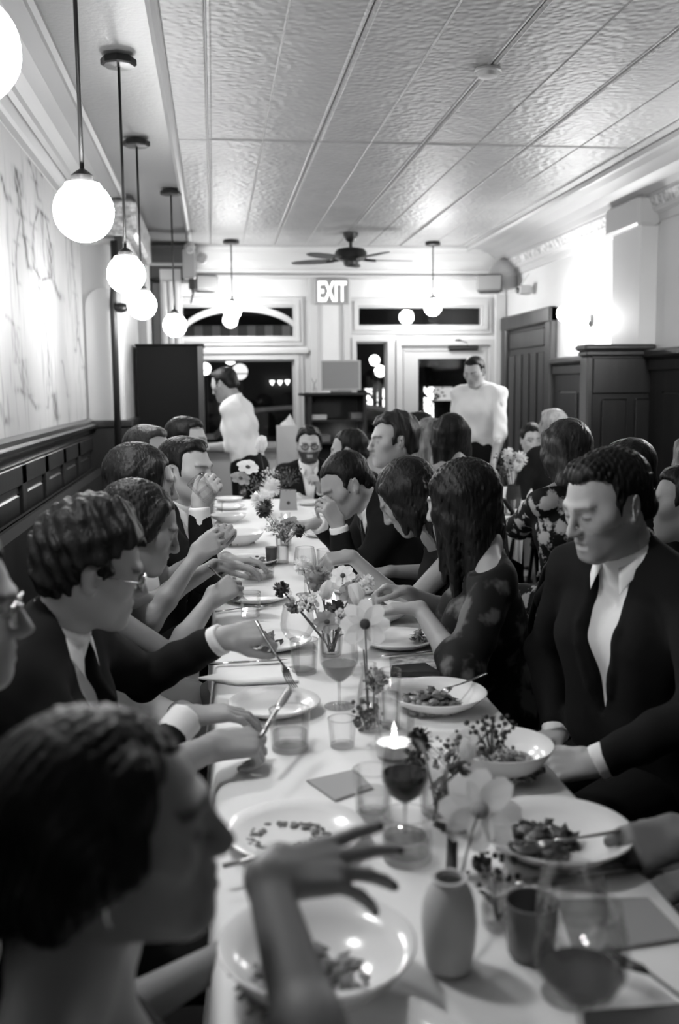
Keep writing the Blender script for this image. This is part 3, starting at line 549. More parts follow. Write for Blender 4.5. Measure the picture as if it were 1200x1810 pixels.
for k, (q, hh_) in enumerate(((a, hh), (b, hh2))):
    pl = thing('potted_shrub', 'leafy shrub in silhouette before the bright %s shop window' % ('left' if k == 0 else 'right'), 'plant', (q[0], 23.0, -.05)); g = G(); zt_ = q[2] + .05
    for n_ in range(70):
        c = np.array([R_.gauss(0, .18), R_.uniform(-.06, .06), zt_ + R_.gauss(.15, .28)]); u = R_.uniform(0, 6.28); s_ = R_.uniform(.03, .07)
        g.add([c + (s_ * math.cos(u), 0, s_ * math.sin(u)), c + (-s_ * .5 * math.sin(u), .01, s_ * .5 * math.cos(u)), c - (s_ * math.cos(u), 0, s_ * math.sin(u)), c + (s_ * .5 * math.sin(u), .01, -s_ * .5 * math.cos(u))], [(0, 1, 2, 3)])
    f_ = put('foliage', g, leafdark, pl); f_['kind'] = 'stuff'; put('trunk', G().tube([(0, 0, .4), (0, 0, zt_)], .02, 6), stemm, pl); put('pot', G().lathe([(.14, 0), (.2, .4), (.18, .4)], 14), black, pl)
for k, (px, py) in enumerate(((481, 677), (495, 677), (508, 676))):
    q = P(px, py, 23.9); o = thing('string_light', 'small heart shaped light far outside, %s of three' % ('left', 'middle', 'right')[k], 'light', q, 0, 'little lights across the street')
    put('bulb', G().add([(0, 0, .05), (.05, 0, .06), (.05, 0, .03), (.0, 0, -.06), (-.05, 0, .03), (-.05, 0, .06)] + [(0, .02, .05), (.05, .02, .06), (.05, .02, .03), (.0, .02, -.06), (-.05, .02, .03), (-.05, .02, .06)], [(5, 4, 3, 2, 1, 0), (6, 7, 8, 9, 10, 11)]), mat('string_bulb', .8, .5, emit=4), o)
    put('hook', G().tube([(0, .01, .04), (0, .1, .12)], .006, 5), black, o)
# ================================================================== figures: smooth bodies grown from joints (distance fields -> surface nets)
class Field:
    def __init__(s, lo, hi, h):
        s.h = h; s.lo = np.array(lo, float); s.n = np.maximum(4, np.ceil((np.array(hi) - s.lo) / h).astype(int) + 1)
        s.d = np.full(s.n, 0.5, np.float32)
        s.ax = [s.lo[k] + h * np.arange(s.n[k]) for k in range(3)]
    def sl(s, lo, hi):
        a = np.clip(np.floor((np.array(lo) - s.lo) / s.h).astype(int), 0, s.n); b = np.clip(np.ceil((np.array(hi) - s.lo) / s.h).astype(int) + 1, 0, s.n)
        if np.any(b <= a): return None
        ix = tuple(slice(a[k], b[k]) for k in range(3))
        return ix, s.ax[0][ix[0]][:, None, None], s.ax[1][ix[1]][None, :, None], s.ax[2][ix[2]][None, None, :]
    def op(s, sign, prim, k):
        lo, hi, fn = prim; m = k + 2.5 * s.h; q = s.sl(lo - m, hi + m)
        if q is None: return
        ix, X, Y, Z = q; b = fn(X, Y, Z).astype(np.float32); a = s.d[ix]
        if sign == '+':
            hh = np.clip(0.5 + 0.5 * (b - a) / k, 0, 1); s.d[ix] = b * (1 - hh) + a * hh - k * hh * (1 - hh)
        elif sign == '-':
            b = -b; hh = np.clip(0.5 - 0.5 * (b - a) / k, 0, 1); s.d[ix] = b * (1 - hh) + a * hh + k * hh * (1 - hh)
        elif sign == '&':   # keep only the inside, over the whole field
            s.d = np.maximum(s.d, fn(s.ax[0][:, None, None], s.ax[1][None, :, None], s.ax[2][None, None, :]).astype(np.float32))
    def run(s, ops):
        for o in ops: s.op(*o)
        return s
    def ripple(s, amp, freq, seed=1, squash=(1, 1, 1)):
        r = np.random.RandomState(seed); m = np.abs(s.d) < 4 * amp + 2.5 * s.h; I = np.nonzero(m)
        p = np.stack([s.ax[k][I[k]] for k in range(3)], 1); t = np.zeros(len(p))
        for j in range(6):
            w_ = r.normal(size=3) * freq * np.array(squash); t += np.sin(p @ w_ + r.uniform(0, 6.28))
        s.d[m] += (amp * t / 2.4).astype(np.float32); return s
    def mesh(s):
        d = s.d; n = d.shape; ins = d < 0
        c = np.zeros(tuple(k - 1 for k in n), np.int8)
        for i in (0, 1):
            for j in (0, 1):
                for k in (0, 1): c += ins[i:n[0] - 1 + i, j:n[1] - 1 + j, k:n[2] - 1 + k]
        act = (c > 0) & (c < 8); I = np.stack(np.nonzero(act), 1); N = len(I)
        if N == 0: return np.zeros((0, 3)), np.zeros((0, 4), int)
        idx = np.full(c.shape, -1, np.int32); idx[tuple(I.T)] = np.arange(N)
        cor = np.stack([d[I[:, 0] + i, I[:, 1] + j, I[:, 2] + k] for i in (0, 1) for j in (0, 1) for k in (0, 1)], 1)
        off = np.array([(i, j, k) for i in (0, 1) for j in (0, 1) for k in (0, 1)], float)
        acc = np.zeros((N, 3)); cnt = np.zeros(N)
        for a in range(8):
            for b in range(a + 1, 8):
                if np.abs(off[a] - off[b]).sum() != 1: continue
                x = (cor[:, a] < 0) != (cor[:, b] < 0); t = cor[x, a] / (cor[x, a] - cor[x, b])
                acc[x] += off[a] + t[:, None] * (off[b] - off[a]); cnt[x] += 1
        v = s.lo + s.h * (I + acc / cnt[:, None]); F_ = []
        for ax in range(3):
            u, w_ = (ax + 1) % 3, (ax + 2) % 3; sl0 = [slice(None)] * 3; sl1 = [slice(None)] * 3; sl0[ax] = slice(0, -1); sl1[ax] = slice(1, None)
            A, B = ins[tuple(sl0)], ins[tuple(sl1)]; E = np.stack(np.nonzero(A != B), 1)
            ok = (E[:, u] > 0) & (E[:, w_] > 0) & (E[:, u] < n[u] - 1) & (E[:, w_] < n[w_] - 1); E = E[ok]; fl = A[tuple(E.T)]
            q = []
            for du, dw in ((1, 1), (0, 1), (0, 0), (1, 0)):
                e = E.copy(); e[:, u] -= du; e[:, w_] -= dw; q.append(idx[tuple(e.T)])
            q = np.stack(q, 1); q[~fl] = q[~fl][:, ::-1]; F_.append(q)
        return v, np.concatenate(F_)
def rc(a, b, ra, rb=None):
    a, b = np.array(a, float), np.array(b, float); rb = ra if rb is None else rb; ab = b - a; L = float(ab @ ab) + 1e-9
    lo = np.minimum(a - ra, b - rb); hi = np.maximum(a + ra, b + rb)
    def fn(X, Y, Z):
        px, py, pz = X - a[0], Y - a[1], Z - a[2]; t = np.clip((px * ab[0] + py * ab[1] + pz * ab[2]) / L, 0, 1)
        return np.sqrt((px - t * ab[0]) ** 2 + (py - t * ab[1]) ** 2 + (pz - t * ab[2]) ** 2) - (ra + (rb - ra) * t)
    return lo, hi, fn
def el(c, R, r):
    c, R, r = np.array(c, float), np.array(R, float), np.array(r, float); e = np.sqrt(((R * r) ** 2).sum(1))
    def fn(X, Y, Z):
        px, py, pz = X - c[0], Y - c[1], Z - c[2]; s0 = s1 = 0
        for k in range(3):
            q = (px * R[0, k] + py * R[1, k] + pz * R[2, k]) / r[k]; s0 = s0 + q * q; s1 = s1 + (q / r[k]) ** 2
        return np.sqrt(s0) * (np.sqrt(s0) - 1) / (np.sqrt(s1) + 1e-6)
    return c - e, c + e, fn
def bx(c, R, h, rd=0.01):
    c, R, h = np.array(c, float), np.array(R, float), np.array(h, float) - rd; e = (np.abs(R) * (h + rd)).sum(1)
    def fn(X, Y, Z):
        px, py, pz = X - c[0], Y - c[1], Z - c[2]; o = 0; mx_ = -9.0
        for k in range(3):
            q = np.abs(px * R[0, k] + py * R[1, k] + pz * R[2, k]) - h[k]; o = o + np.maximum(q, 0) ** 2; mx_ = np.maximum(mx_, q)
        return np.sqrt(o) + np.minimum(mx_, 0) - rd
    return c - e, c + e, fn
def rot(yaw, pitch=0, roll=0):
    """columns: forward, left, up; yaw in degrees from +X to +Y, pitch down positive, roll to the figure's left shoulder positive"""
    M = Matrix.Rotation(math.radians(yaw), 3, 'Z') @ Matrix.Rotation(math.radians(pitch), 3, 'Y') @ Matrix.Rotation(-math.radians(roll), 3, 'X')
    return np.array(M)
def head_ops(H, R, s, female=False, jaw=1.0, mouth=0.0):
    L = lambda x, y, z: H + R @ (np.array([x, y, z]) * s)
    o = [('+', el(L(-.014, 0, .036), R, np.array([.099, .076, .089]) * s), .012 * s), ('+', el(L(.032, 0, -.020), R, np.array([.060, .064, .084]) * s), .035 * s)]
    for y in (-1, 1):
        o += [('+', rc(L(-.018, y * .052, -.04), L(.062, y * .018, -.098), .022 * s * jaw, .017 * s), .034 * s), ('+', rc(L(.06, y * .046, -.012), L(.045, y * .056, -.004), .019 * s), .025 * s),
              ('+', rc(L(.079, y * .040, .026), L(.09, y * .010, .024), .010 * s), .016 * s)]
    o += [('+', rc(L(.078, -.012, -.094), L(.078, .012, -.094), (.0165 if female else .019) * s), .018 * s), ('+', el(L(.072, 0, -.060), R, np.array([.026, .032, .030]) * s), .018 * s)]
    for y in (-1, 1): o += [('-', el(L(.1035, y * .033, .004), R, np.array([.016, .022, .013]) * s), .013 * s)]
    nz = .88 if female else 1.0
    o += [('+', rc(L(.092, 0, .016), L(.092 + .024 * nz, 0, -.026), .0075 * s, .0105 * s), .009 * s)]
    for y in (-1, 1): o += [('+', rc(L(.098, y * .010, -.030), L(.108, y * .007, -.031), .0085 * s), .006 * s), ('+', el(L(.079, y * .033, .004), R, np.array([.0125, .0155, .0125]) * s), .005 * s)]
    m = mouth
    o += [('+', rc(L(.089, -.020, -.0575), L(.097, -.004, -.0545), .0055 * s), .006 * s), ('+', rc(L(.089, .020, -.0575), L(.097, .004, -.0545), .0055 * s), .006 * s),
          ('+', rc(L(.089, -.016, -.0685 - m), L(.0945, 0, -.070 - m), .0068 * s), .006 * s), ('+', rc(L(.089, .016, -.0685 - m), L(.0945, 0, -.070 - m), .0068 * s), .006 * s),
          ('-', rc(L(.099, -.017, -.0622 - m / 2), L(.103, 0, -.0618 - m / 2), .0035 * s + m / 2), .004 * s), ('-', rc(L(.099, .017, -.0622 - m / 2), L(.103, 0, -.0618 - m / 2), .0035 * s + m / 2), .004 * s)]
    for y in (-1, 1):
        Re = R @ np.array(Matrix.Rotation(-.25, 3, 'Y') @ Matrix.Rotation(y * .55, 3, 'Z'))
        o += [('+', el(L(-.014, y * .0845, -.002), Re, np.array([.0205, .0075, .033]) * s), .004 * s), ('-', el(L(-.007, y * .0935, .002), Re, np.array([.011, .0065, .019]) * s), .004 * s), ('+', rc(L(-.004, y * .076, -.028), L(-.006, y * .077, -.024), .008 * s), .006 * s)]
    return o
def hand_ops(W, d, nrm_, side, pose, s=1.0):
    """wrist, finger direction, back-of-hand normal; returns ops and the finger tips"""
    d = nrm(d); n = nrm(np.array(nrm_) - d * np.dot(nrm_, d)); t = np.cross(n, d) * (1 if side == 'r' else -1)
    o = []; tips = []
    base = [(.030, .086), (.010, .090), (-.010, .086), (-.028, .078)]; ln = [(.042, .026, .020), (.047, .029, .021), (.043, .027, .020), (.034, .021, .018)]
    cu = {'relaxed': [(18, 28, 18)] * 4, 'open': [(4, 8, 5)] * 4, 'spread': [(2, 7, 4), (5, 9, 5), (16, 14, 8), (26, 18, 10)], 'grip': [(62, 72, 40)] * 4, 'pinch': [(42, 52, 22), (48, 55, 25), (58, 62, 30), (64, 66, 34)],
          'glass': [(46, 52, 34)] * 4, 'fork': [(38, 60, 30), (58, 72, 40), (66, 76, 40), (70, 78, 40)], 'flat': [(-2, 3, 2)] * 4}[pose]
    sp = {'spread': (13, 3, -7, -17), 'open': (7, 2, -3, -9)}.get(pose, (4, 1, -2, -6))
    for i in range(4):
        K = W + d * base[i][1] * s + t * base[i][0] * s
        o.append(('+', rc(W + t * base[i][0] * .62 * s + d * .008 * s, K, .0155 * s, .0118 * s), .010 * s))
        a = math.radians(sp[i]); f = d * math.cos(a) + t * math.sin(a); b = n; p = K; r = .0098 - .0008 * (i == 3)
        for j in range(3):
            q = math.radians(cu[i][j]); f, b = f * math.cos(q) - b * math.sin(q), b * math.cos(q) + f * math.sin(q)
            e = p + f * ln[i][j] * s; o.append(('+', rc(p, e, (r - .0009 * j) * s, (r - .0009 * (j + 1)) * s), .0035 * s)); p = e
        tips.append((p, b))
    B = W + d * .022 * s + t * .026 * s
    thd = {'grip': (.55, .35, -.75), 'fork': (.75, .35, -.5), 'pinch': (.75, .3, -.6), 'glass': (.6, .5, -.6), 'spread': (.55, .45, -.72), 'open': (.6, .75, -.2), 'flat': (.7, .7, -.1), 'relaxed': (.75, .55, -.35)}[pose]
    f = nrm(d * thd[0] + t * thd[1] + n * thd[2]); e1 = B + f * .044 * s; f2 = nrm(f + d * .35 - t * .15); e2 = e1 + f2 * .034 * s; f3 = nrm(f2 + d * .2 - t * .2); e3 = e2 + f3 * .026 * s
    o += [('+', rc(W + t * .012 * s + d * .01 * s, B, .015 * s, .0145 * s), .012 * s), ('+', rc(B, e1, .0142 * s, .0115 * s), .010 * s), ('+', rc(e1, e2, .0112 * s, .0100 * s), .004 * s), ('+', rc(e2, e3, .0100 * s, .0082 * s), .003 * s)]
    tips.append((e3, n)); return o, tips
def bounds(ops, m=0.03):
    lo = np.min([p[0] for sg, p, k in ops if sg == '+'], 0) - m; hi = np.max([p[1] for sg, p, k in ops if sg == '+'], 0) + m; return lo, hi
def grow(name, ops, h, m, root, rip=None, tonefn=None, keep=None):
    lo, hi = bounds(ops); f = Field(lo, hi, h).run(ops)
    if rip: f.ripple(*rip)
    if keep: f.d = np.maximum(f.d, keep(f.ax[0][:, None, None], f.ax[1][None, :, None], f.ax[2][None, None, :]).astype(np.float32))
    v, q = f.mesh()
    o = put(name, G(), m, root); npmesh(o.data, v - np.array(root.location), q, tonefn(v) if tonefn else None); return o
def half(p0, n):    # half space n.(p-p0) < 0 kept
    n = nrm(n); return lambda X, Y, Z: (X - p0[0]) * n[0] + (Y - p0[1]) * n[1] + (Z - p0[2]) * n[2]
def ik(S, W, l1, l2, hint):
    v = W - S; D = np.linalg.norm(v); k = 1.0
    if D > (l1 + l2) * .985: k = D / ((l1 + l2) * .985)
    l1, l2 = l1 * k, l2 * k; a = (D * D + l1 * l1 - l2 * l2) / (2 * D); hgt = math.sqrt(max(0, l1 * l1 - a * a)); u = v / D
    hn = np.array(hint, float); hn = hn - u * hn.dot(u); return S + u * a + nrm(hn) * hgt
HAIR = {'dark': hairdark, 'brown': hairbrown, 'fair': hairblond, 'grey': hairgrey}
INFO = {}
def person(key, label, head, yaw, pitch=0, roll=0, s=1.0, byaw=None, lean=8, sw=.175, female=False, arms=None, outfit='suit', tie=False, hair=('short', 'dark'), skin=.30, h=.006, seat=True,
           beard=0.0, brow=1.0, glasses=False, mouth=0.0, tones=None, girth=1.0, group=None, legs=True, nails=None, neck=0.0, lid=True, sleeve=.5):
    H = np.array(head, float); R = rot(yaw, pitch, roll); byaw = yaw if byaw is None else byaw
    Bq = rot(byaw, lean); f, l, u = Bq[:, 0], Bq[:, 1], Bq[:, 2]
    N = H + R @ (np.array([-.036, 0, -.075]) * s) - u * (.075 + neck) * s - f * .012 * s
    sw *= s; S = {'l': N - u * .058 * s + l * sw - f * .005, 'r': N - u * .058 * s - l * sw - f * .005}
    Cc = N - u * .19 * s; Wt = N - u * .40 * s; Pv = N - u * .53 * s
    if seat: Pv[2] = .56; Wt = Pv + (Cc - Pv) * .36
    floor_z = 0.0
    root = thing('person', label, 'person', (Pv[0], Pv[1], 0), 0, group)
    g_ = girth
    def torso(e):
        o = []
        for q in (-1, 1):
            o += [('+', rc(Pv + l * q * .075 * g_, Wt + l * q * .062 * g_, .098 * g_ + e, .088 * g_ + e), .05), ('+', rc(Wt + l * q * .062 * g_, Cc + l * q * .078 * g_ + f * .012, .088 * g_ + e, .098 * g_ + e), .05),
                  ('+', rc(Cc + l * q * .08, N - u * .075 * s + l * q * sw * .62 - f * .005, .092 * g_ + e, .062 + e), .05)]
        o += [('+', rc(S['l'], S['r'], .052 + e * .8), .04)]
        for q in 'lr': o += [('+', rc(N + u * .028 * s - f * .012, S[q] + u * .012, .046 * s + e * .5, .044 + e), .03)]
        if female:
            for q in (-1, 1): o += [('+', el(Cc + f * (.072 + e) + l * q * .072 + u * .0, Bq, (.062 + e, .064 + e, .066 + e)), .03)]
        return o
    neckop = [('+', rc(H + R @ (np.array([-.026, 0, -.045]) * s), N - u * .01, (.050 if female else .056) * s, (.054 if female else .062) * s), .022)]
    A = {}
    dflt = {'l': (Pv + f * .24 + l * .14 + np.array([0, 0, .14]), -f * .6 + l * .8, 'relaxed', f - l * .6, np.array([0, 0, 1.0])), 'r': (Pv + f * .24 - l * .14 + np.array([0, 0, .14]), -f * .6 - l * .8, 'relaxed', f + l * .6, np.array([0, 0, 1.0]))}
    if not seat:
        for q, sg in (('l', 1), ('r', -1)): dflt[q] = (S[q] - np.array([0, 0, .53]) + f * .06 + l * sg * .03, -f + l * sg * .4, 'relaxed', np.array([0, 0, -1.0]) + f * .2, l * sg)
    arm_ops = {}
    for q in 'lr':
        W, hint, pose, dr_, nn = (arms or {}).get(q) or dflt[q]; W = np.array(W, float)
        E = ik(S[q], W, .29 * s, .255 * s, hint); A[q] = dict(W=W, E=E, dir=nrm(W - E), pose=pose)
        k = .86 if female else 1.0
        ho, tips = hand_ops(W, dr_, nn, q, pose, s * (.92 if female else 1.0)); A[q]['tips'] = tips; A[q]['d'] = nrm(dr_); A[q]['n'] = nn
        arm_ops[q] = [('+', rc(S[q], E, .050 * k, .039 * k), .03), ('+', rc(E, E + (W - E) * .35, .037 * k, .039 * k), .02), ('+', rc(E + (W - E) * .35, W, .039 * k, .0255 * k), .015), ('+', rc(W, W + nrm(dr_) * .02, .025 * k, .022 * k), .012)] + ho
    # ---- body: one continuous surface
    ops = torso(-.012) + arm_ops['l'] + arm_ops['r'] + neckop + head_ops(H, R, s, female, mouth=mouth)
    if legs and seat and outfit in ('dress', 'floral', 'strap'):
        for q in (-1, 1):
            K = Pv + l * q * .11 + f * .42; K[2] = .50; An = K + np.array([0, 0, -.42]) - f * .05
            ops += [('+', rc(K, An, .048, .036), .03), ('+', rc(An, An + f * .13 + np.array([0, 0, -.03]), .036, .028), .02)]
    Ri = R.T
    def tone(v):
        p = ((v - H) @ R) / s; t = np.full(len(v), skin); x, y, z = p[:, 0], np.abs(p[:, 1]), p[:, 2]
        if brow: t *= 1 - .85 * brow * np.exp(-((z - .0265 - .12 * (y - .03) * (y < .04)) / .0055) ** 2) * (y > .010) * (y < .054) * (x > .05)
        t *= 1 - .38 * np.exp(-((z + .0625) / .011) ** 2 - (y / .021) ** 2) * (x > .083)
        t *= 1 - .82 * np.exp(-((z - (.002 if lid else .005)) / .0035) ** 2) * (y > .019) * (y < .047) * (x > .068)
        if not lid: t *= 1 - .75 * np.exp(-((z - .004) / .006) ** 2 - ((y - .032) / .007) ** 2) * (x > .07)
        if beard:
            bd = (z < -.030 - .25 * np.clip(x - .06, 0, .05)) & (x > -.02) & (z > -.13) & (y < .075); ml = (y < .022) & (z > -.0760) & (z < -.052) & (x > .08)
            t[bd & ~ml] *= 1 - beard
        if nails is not None:
            for q in 'lr':
                for (tp, b) in A[q]['tips']: t *= 1 - (1 - nails) * (np.linalg.norm(v - tp - b * .004, axis=1) < .0085)
        return np.clip(t, .004, 1)
    body = grow('body', ops, h, skinm, root, None, tone)
    # ---- hair
    L = lambda x, y, z: H + R @ (np.array([x, y, z]) * s); st, hc = hair; hm = HAIR[hc]; ho = []; rip = (.0022, 260, 3, (1, 1, .5)); hh = max(.0045, h)
    fluff = {'short': (.008, .002), 'crop': (.005, .004), 'curly': (.016, .020), 'wavy': (.012, .016), 'updo': (.006, .002)}.get(st, (.010, .008))
    if st != 'bald':
        ho = [('+', el(L(-.020, 0, .042), R, np.array([.100 + fluff[0], .079 + fluff[0], .088 + fluff[1]]) * s), .012), ('+', rc(L(-.075, -.025, -.03), L(-.075, .025, -.03), .040 * s, .040 * s), .03)]
        if st in ('short', 'crop', 'curly', 'wavy'):
            if st in ('wavy', 'short'): ho += [('+', rc(L(.044, -.03, .092), L(.042, .03, .091), .022 * s), .035)]
            if st == 'curly': ho += [('+', rc(L(.040, -.04, .094), L(.042, .04, .092), .028 * s), .03), ('+', rc(L(-.03, 0, .12), L(.02, 0, .125), .03 * s), .03)]
            ho += [('-', bx(L(.085, 0, -.035 + (.010 if st != 'curly' else 0)), R, np.array([.060, .13, .103]) * s, .014 * s), .012), ('-', bx(L(.045, 0, -.105), R, np.array([.075, .13, .098]) * s, .01 * s), .008), ('-', bx(L(-.08, 0, -.135), R, np.array([.10, .13, .075]) * s, .01), .012)]
            for y in (-1, 1): ho += [('-', el(L(.070, y * .045, .062), R, np.array([.030, .026, .028]) * s), .015)]
            for y in (-1, 1): ho += [('-', el(L(-.010, y * .088, -.004), R, np.array([.028, .022, .040]) * s), .008), ('+', rc(L(.024, y * .0745, .02), L(.022, y * .0735, -.012), .0065 * s, .004 * s), .006)]
            if st == 'curly': rip = (.006, 150, 4)
            if st == 'wavy': rip = (.005, 90, 4, (1, 1, .6))
        else:
            ho += [('-', bx(L(.096, 0, -.045), R, np.array([.050, .13, .115]) * s, .02 * s), .02)]
            if st in ('long', 'bob', 'fall'):
                ln = {'long': .30, 'bob': .14, 'fall': .36}[st]; dn = np.array([0, 0, -1.0])
                for y in (-1, -.35, .35, 1):
                    a0 = L(-.045 - .03 * (1 - abs(y)), y * .066, .03); b0 = L(-.06, y * .062, -.06) if st != 'fall' else L(-.055, y * .06, -.07); c0 = b0 + dn * ln * .55 - f * .02 + l * y * .02; e0 = b0 + dn * ln - f * (.03) + l * y * .012
                    ho += [('+', rc(a0, b0, .045 * s, .040 * s), .02), ('+', rc(b0, c0, .040 * s, .036 * s), .02), ('+', rc(c0, e0, .036 * s, .016 * s), .02)]
                for y in (-1, 1): ho += [('+', rc(L(.036, y * .066, .070), L(.036, y * .078, -.02), .024 * s, .022 * s), .02), ('+', rc(L(.0, y * .078, .04), L(.0, y * .084, -.05), .024 * s, .026 * s), .02), ('+', rc(L(.036, y * .078, -.02), L(.02, y * .080, -.03) + dn * ln * .5, .022 * s, .010 * s), .02), ('+', rc(L(.0, y * .084, -.05), L(-.02, y * .084, -.04) + dn * ln * .62, .028 * s, .014 * s), .02)]
            if st in ('bun', 'updo'):
                if st == 'bun':
                    ho += [('-', bx(L(.03, 0, -.115), R, np.array([.10, .13, .085]) * s, .01), .015)]
                    for y in (-1, 1): ho += [('-', el(L(-.008, y * .09, -.012), R, np.array([.026, .022, .036]) * s), .008)]
                else:
                    for y in (-1, 1): ho += [('+', rc(L(.036, y * .062, .075), L(.018, y * .080, .0), .022 * s, .018 * s), .02), ('+', rc(L(.018, y * .080, .0), L(-.05, y * .070, -.045), .018 * s, .022 * s), .02), ('+', rc(L(-.03, y * .08, .03), L(-.06, y * .06, -.04), .02 * s, .03 * s), .02), ('+', rc(L(-.012, y * .088, .016), L(-.022, y * .086, -.014), .022 * s, .019 * s), .012)]
                bc = L(-.118, 0, -.045) if st == 'updo' else L(-.105, 0, .04)
                ho += [('+', el(bc, R, np.array([.042, .05, .045]) * s), .02)]
        grow('hair', ho, hh, hm, root, rip)
    # ---- clothes
    hc_ = max(.0075, h * 1.25)
    folds = (.0035, 42, 7, (1, 1, 1.3))
    def surfpt(p, ops_):
        fld = None; best = p.copy()
        for t in np.linspace(0.02, .26, 60):
            q = p + f * t; dmin = min(float(pr_[2](np.array([[[q[0]]]]), np.array([[[q[1]]]]), np.array([[[q[2]]]])).ravel()[0]) for sg, pr_, k in ops_)
            if dmin > -.004: return q
        return p + f * .12
    def legs_ops(e, rr=.078):
        o = []
        for q in (-1, 1):
            if seat:
                K = Pv + l * q * .11 + f * .42; K[2] = .51; Hp = Pv + l * q * .09; Hp[2] = .55; An = K - f * .04; An[2] = .11; o += [('+', rc(Hp, K, rr + e, .058 + e), .03), ('+', rc(K, An, .058 + e, .045 + e), .02)]
            else:
                Hp = Pv + l * q * .085; K = Hp + f * .02; K[2] = .52; An = Hp.copy(); An[2] = .1; o += [('+', rc(Hp, K, .088 + e, .062 + e), .03), ('+', rc(K, An, .060 + e, .05 + e), .02)]
        return o
    def shoes():
        o = []
        for q in (-1, 1):
            if seat: An = Pv + l * q * .11 + f * .38
            else: An = Pv + l * q * .085
            An[2] = .05; o += [('+', rc(An - f * .04, An + f * .15, .042, .036), .02), ('+', rc(An, An + np.array([0, 0, .06]), .04, .042), .02)]
        return o
    cloth_dark = tones or blackcloth
    if outfit == 'suit':
        j = torso(.014); base = torso(.004)
        for q in 'lr':
            W, E = A[q]['W'], A[q]['E']; Wc = E + (W - E) * .84; j += [('+', rc(S[q], E, .064, .055), .035), ('+', rc(E, Wc, .055, .041), .02)]
            sx = [('+', rc(S[q], E, .064, .055), .035), ('+', rc(E, Wc, .055, .041), .02)]
        for q in 'lr':
            W, E, dd = A[q]['W'], A[q]['E'], A[q]['dir']; j += [('-', rc(W + dd * .035, W + dd * .12, .05, .07), .006)]
        # V opening down to the button
        bt = N - u * .36 * s
        def vfn(X, Y, Z):
            px, py, pz = X - bt[0], Y - bt[1], Z - bt[2]; a = px * u[0] + py * u[1] + pz * u[2]; la = np.abs(px * l[0] + py * l[1] + pz * l[2]); fw = px * f[0] + py * f[1] + pz * f[2]
            return np.maximum(np.maximum((la - np.clip(a, 0, .5) * .17) * .97, -fw + .02), -a)
        j += [('-', (bt - .5, bt + .5, vfn), .006), ('-', rc(N - u * .03 + f * .022, N + u * .2 + f * .07, .060 * s, .085 * s), .008)]
        jo = list(j); chest = torso(.014)
        for q in (-1, 1):     # lapels
            prev = None
            for k in range(7):
                a = k / 6; p = bt + u * (.30 * s * a + .015) + l * q * (.051 * a + .016 + .03 * math.sin(pi * min(1, a * 1.1)) * .5); c = surfpt(p - f * .02, chest); c = c - f * .002
                if prev is not None: jo += [('+', rc(prev, c, .0125 + .006 * a, .0125 + .006 * a), .004)]
                prev = c
        grow('jacket', jo, hc_, cloth_dark, root, folds)
        sh_ = torso(.002) + [('+', rc(N - u * .03 - f * .002, H + R @ (np.array([-.034, 0, -.085]) * s) - u * .0, .0665 * s, .064 * s), .012)]
        cp = H + R @ (np.array([-.03, 0, -.108]) * s); cn = nrm(u * .9 - f * -.42)
        for q in (-1, 1):
            ch_ = [N + u * .052 * s - f * .058 * s, N + u * .038 * s + l * q * .064 * s - f * .008, N + u * .002 * s + l * q * .034 * s + f * .060 * s, N - u * .040 * s + l * q * .046 * s + f * .072 * s, N - u * .012 * s + l * q * .058 * s + f * .045 * s]
            hi_ = [ch_[0], N + u * .048 * s + l * q * .050 * s - f * .045 * s, ch_[1], N + u * .022 * s + l * q * .054 * s + f * .038 * s, ch_[2] + l * q * -.012]
            lo_ = [N + u * .020 * s - f * .074 * s, N + u * .014 * s + l * q * .062 * s - f * .055 * s, N + u * .004 * s + l * q * .080 * s - f * .005 * s, N - u * .018 * s + l * q * .068 * s + f * .055 * s, N - u * .062 * s + l * q * .044 * s + f * .086 * s]
            def bz(c_):
                c_ = np.array(c_); out_ = []
                for t_ in np.linspace(0, 4, 13):
                    i_ = min(3, int(t_)); r_ = t_ - i_; p0, p1, p2, p3 = c_[max(0, i_ - 1)], c_[i_], c_[i_ + 1], c_[min(4, i_ + 2)]
                    out_.append(.5 * (2 * p1 + (p2 - p0) * r_ + (2 * p0 - 5 * p1 + 4 * p2 - p3) * r_ ** 2 + (3 * p1 - p0 - 3 * p2 + p3) * r_ ** 3))
                return out_
            A_, B_ = bz(hi_), bz(lo_); M_ = [(a_ + b_) / 2 + nrm((a_ + b_) / 2 - N) * .004 for a_, b_ in zip(A_, B_)]; o0 = np.array(root.location)
            put('collar', G().sheet([[p_ - o0 for p_ in A_], [p_ - o0 for p_ in M_], [p_ - o0 for p_ in B_]], .0025), whitecotton, root, smooth=True)
        grow('shirt', sh_, hc_ * .8, whitecotton, root, None, None, keep=half(N + u * .050 * s, nrm(u + f * .5)))
        for q in 'lr':
            W, E, dd = A[q]['W'], A[q]['E'], A[q]['dir']; grow('cuff', [('+', rc(W - dd * .06, W - dd * .004, .0365, .0385), .004), ('-', rc(W + dd * .012, W + dd * .06, .027, .05), .003)], .006, whitecotton, root, None, None, keep=half(W - dd * .0, dd))
        if tie:
            to_ = []; ch = torso(.002)
            for q in (-1, 0, 1):
                prev = None
                for k in range(7):
                    a = k / 6; p = N - u * (.035 + .33 * a) * s + l * q * (.010 + .016 * a); c = surfpt(p - f * .03, ch) + f * .001
                    if prev is not None: to_ += [('+', rc(prev, c, .009), .01)]
                    prev = c
            kn = surfpt(N - u * .035 - f * .03, ch); to_ += [('+', rc(kn + u * .012, kn - u * .012, .019, .014), .008)]
            grow('tie', to_, .0055, mat('dark_tie', .018, .5), root)
    elif outfit in ('shirt', 'bareshirt'):
        j = torso(.010)
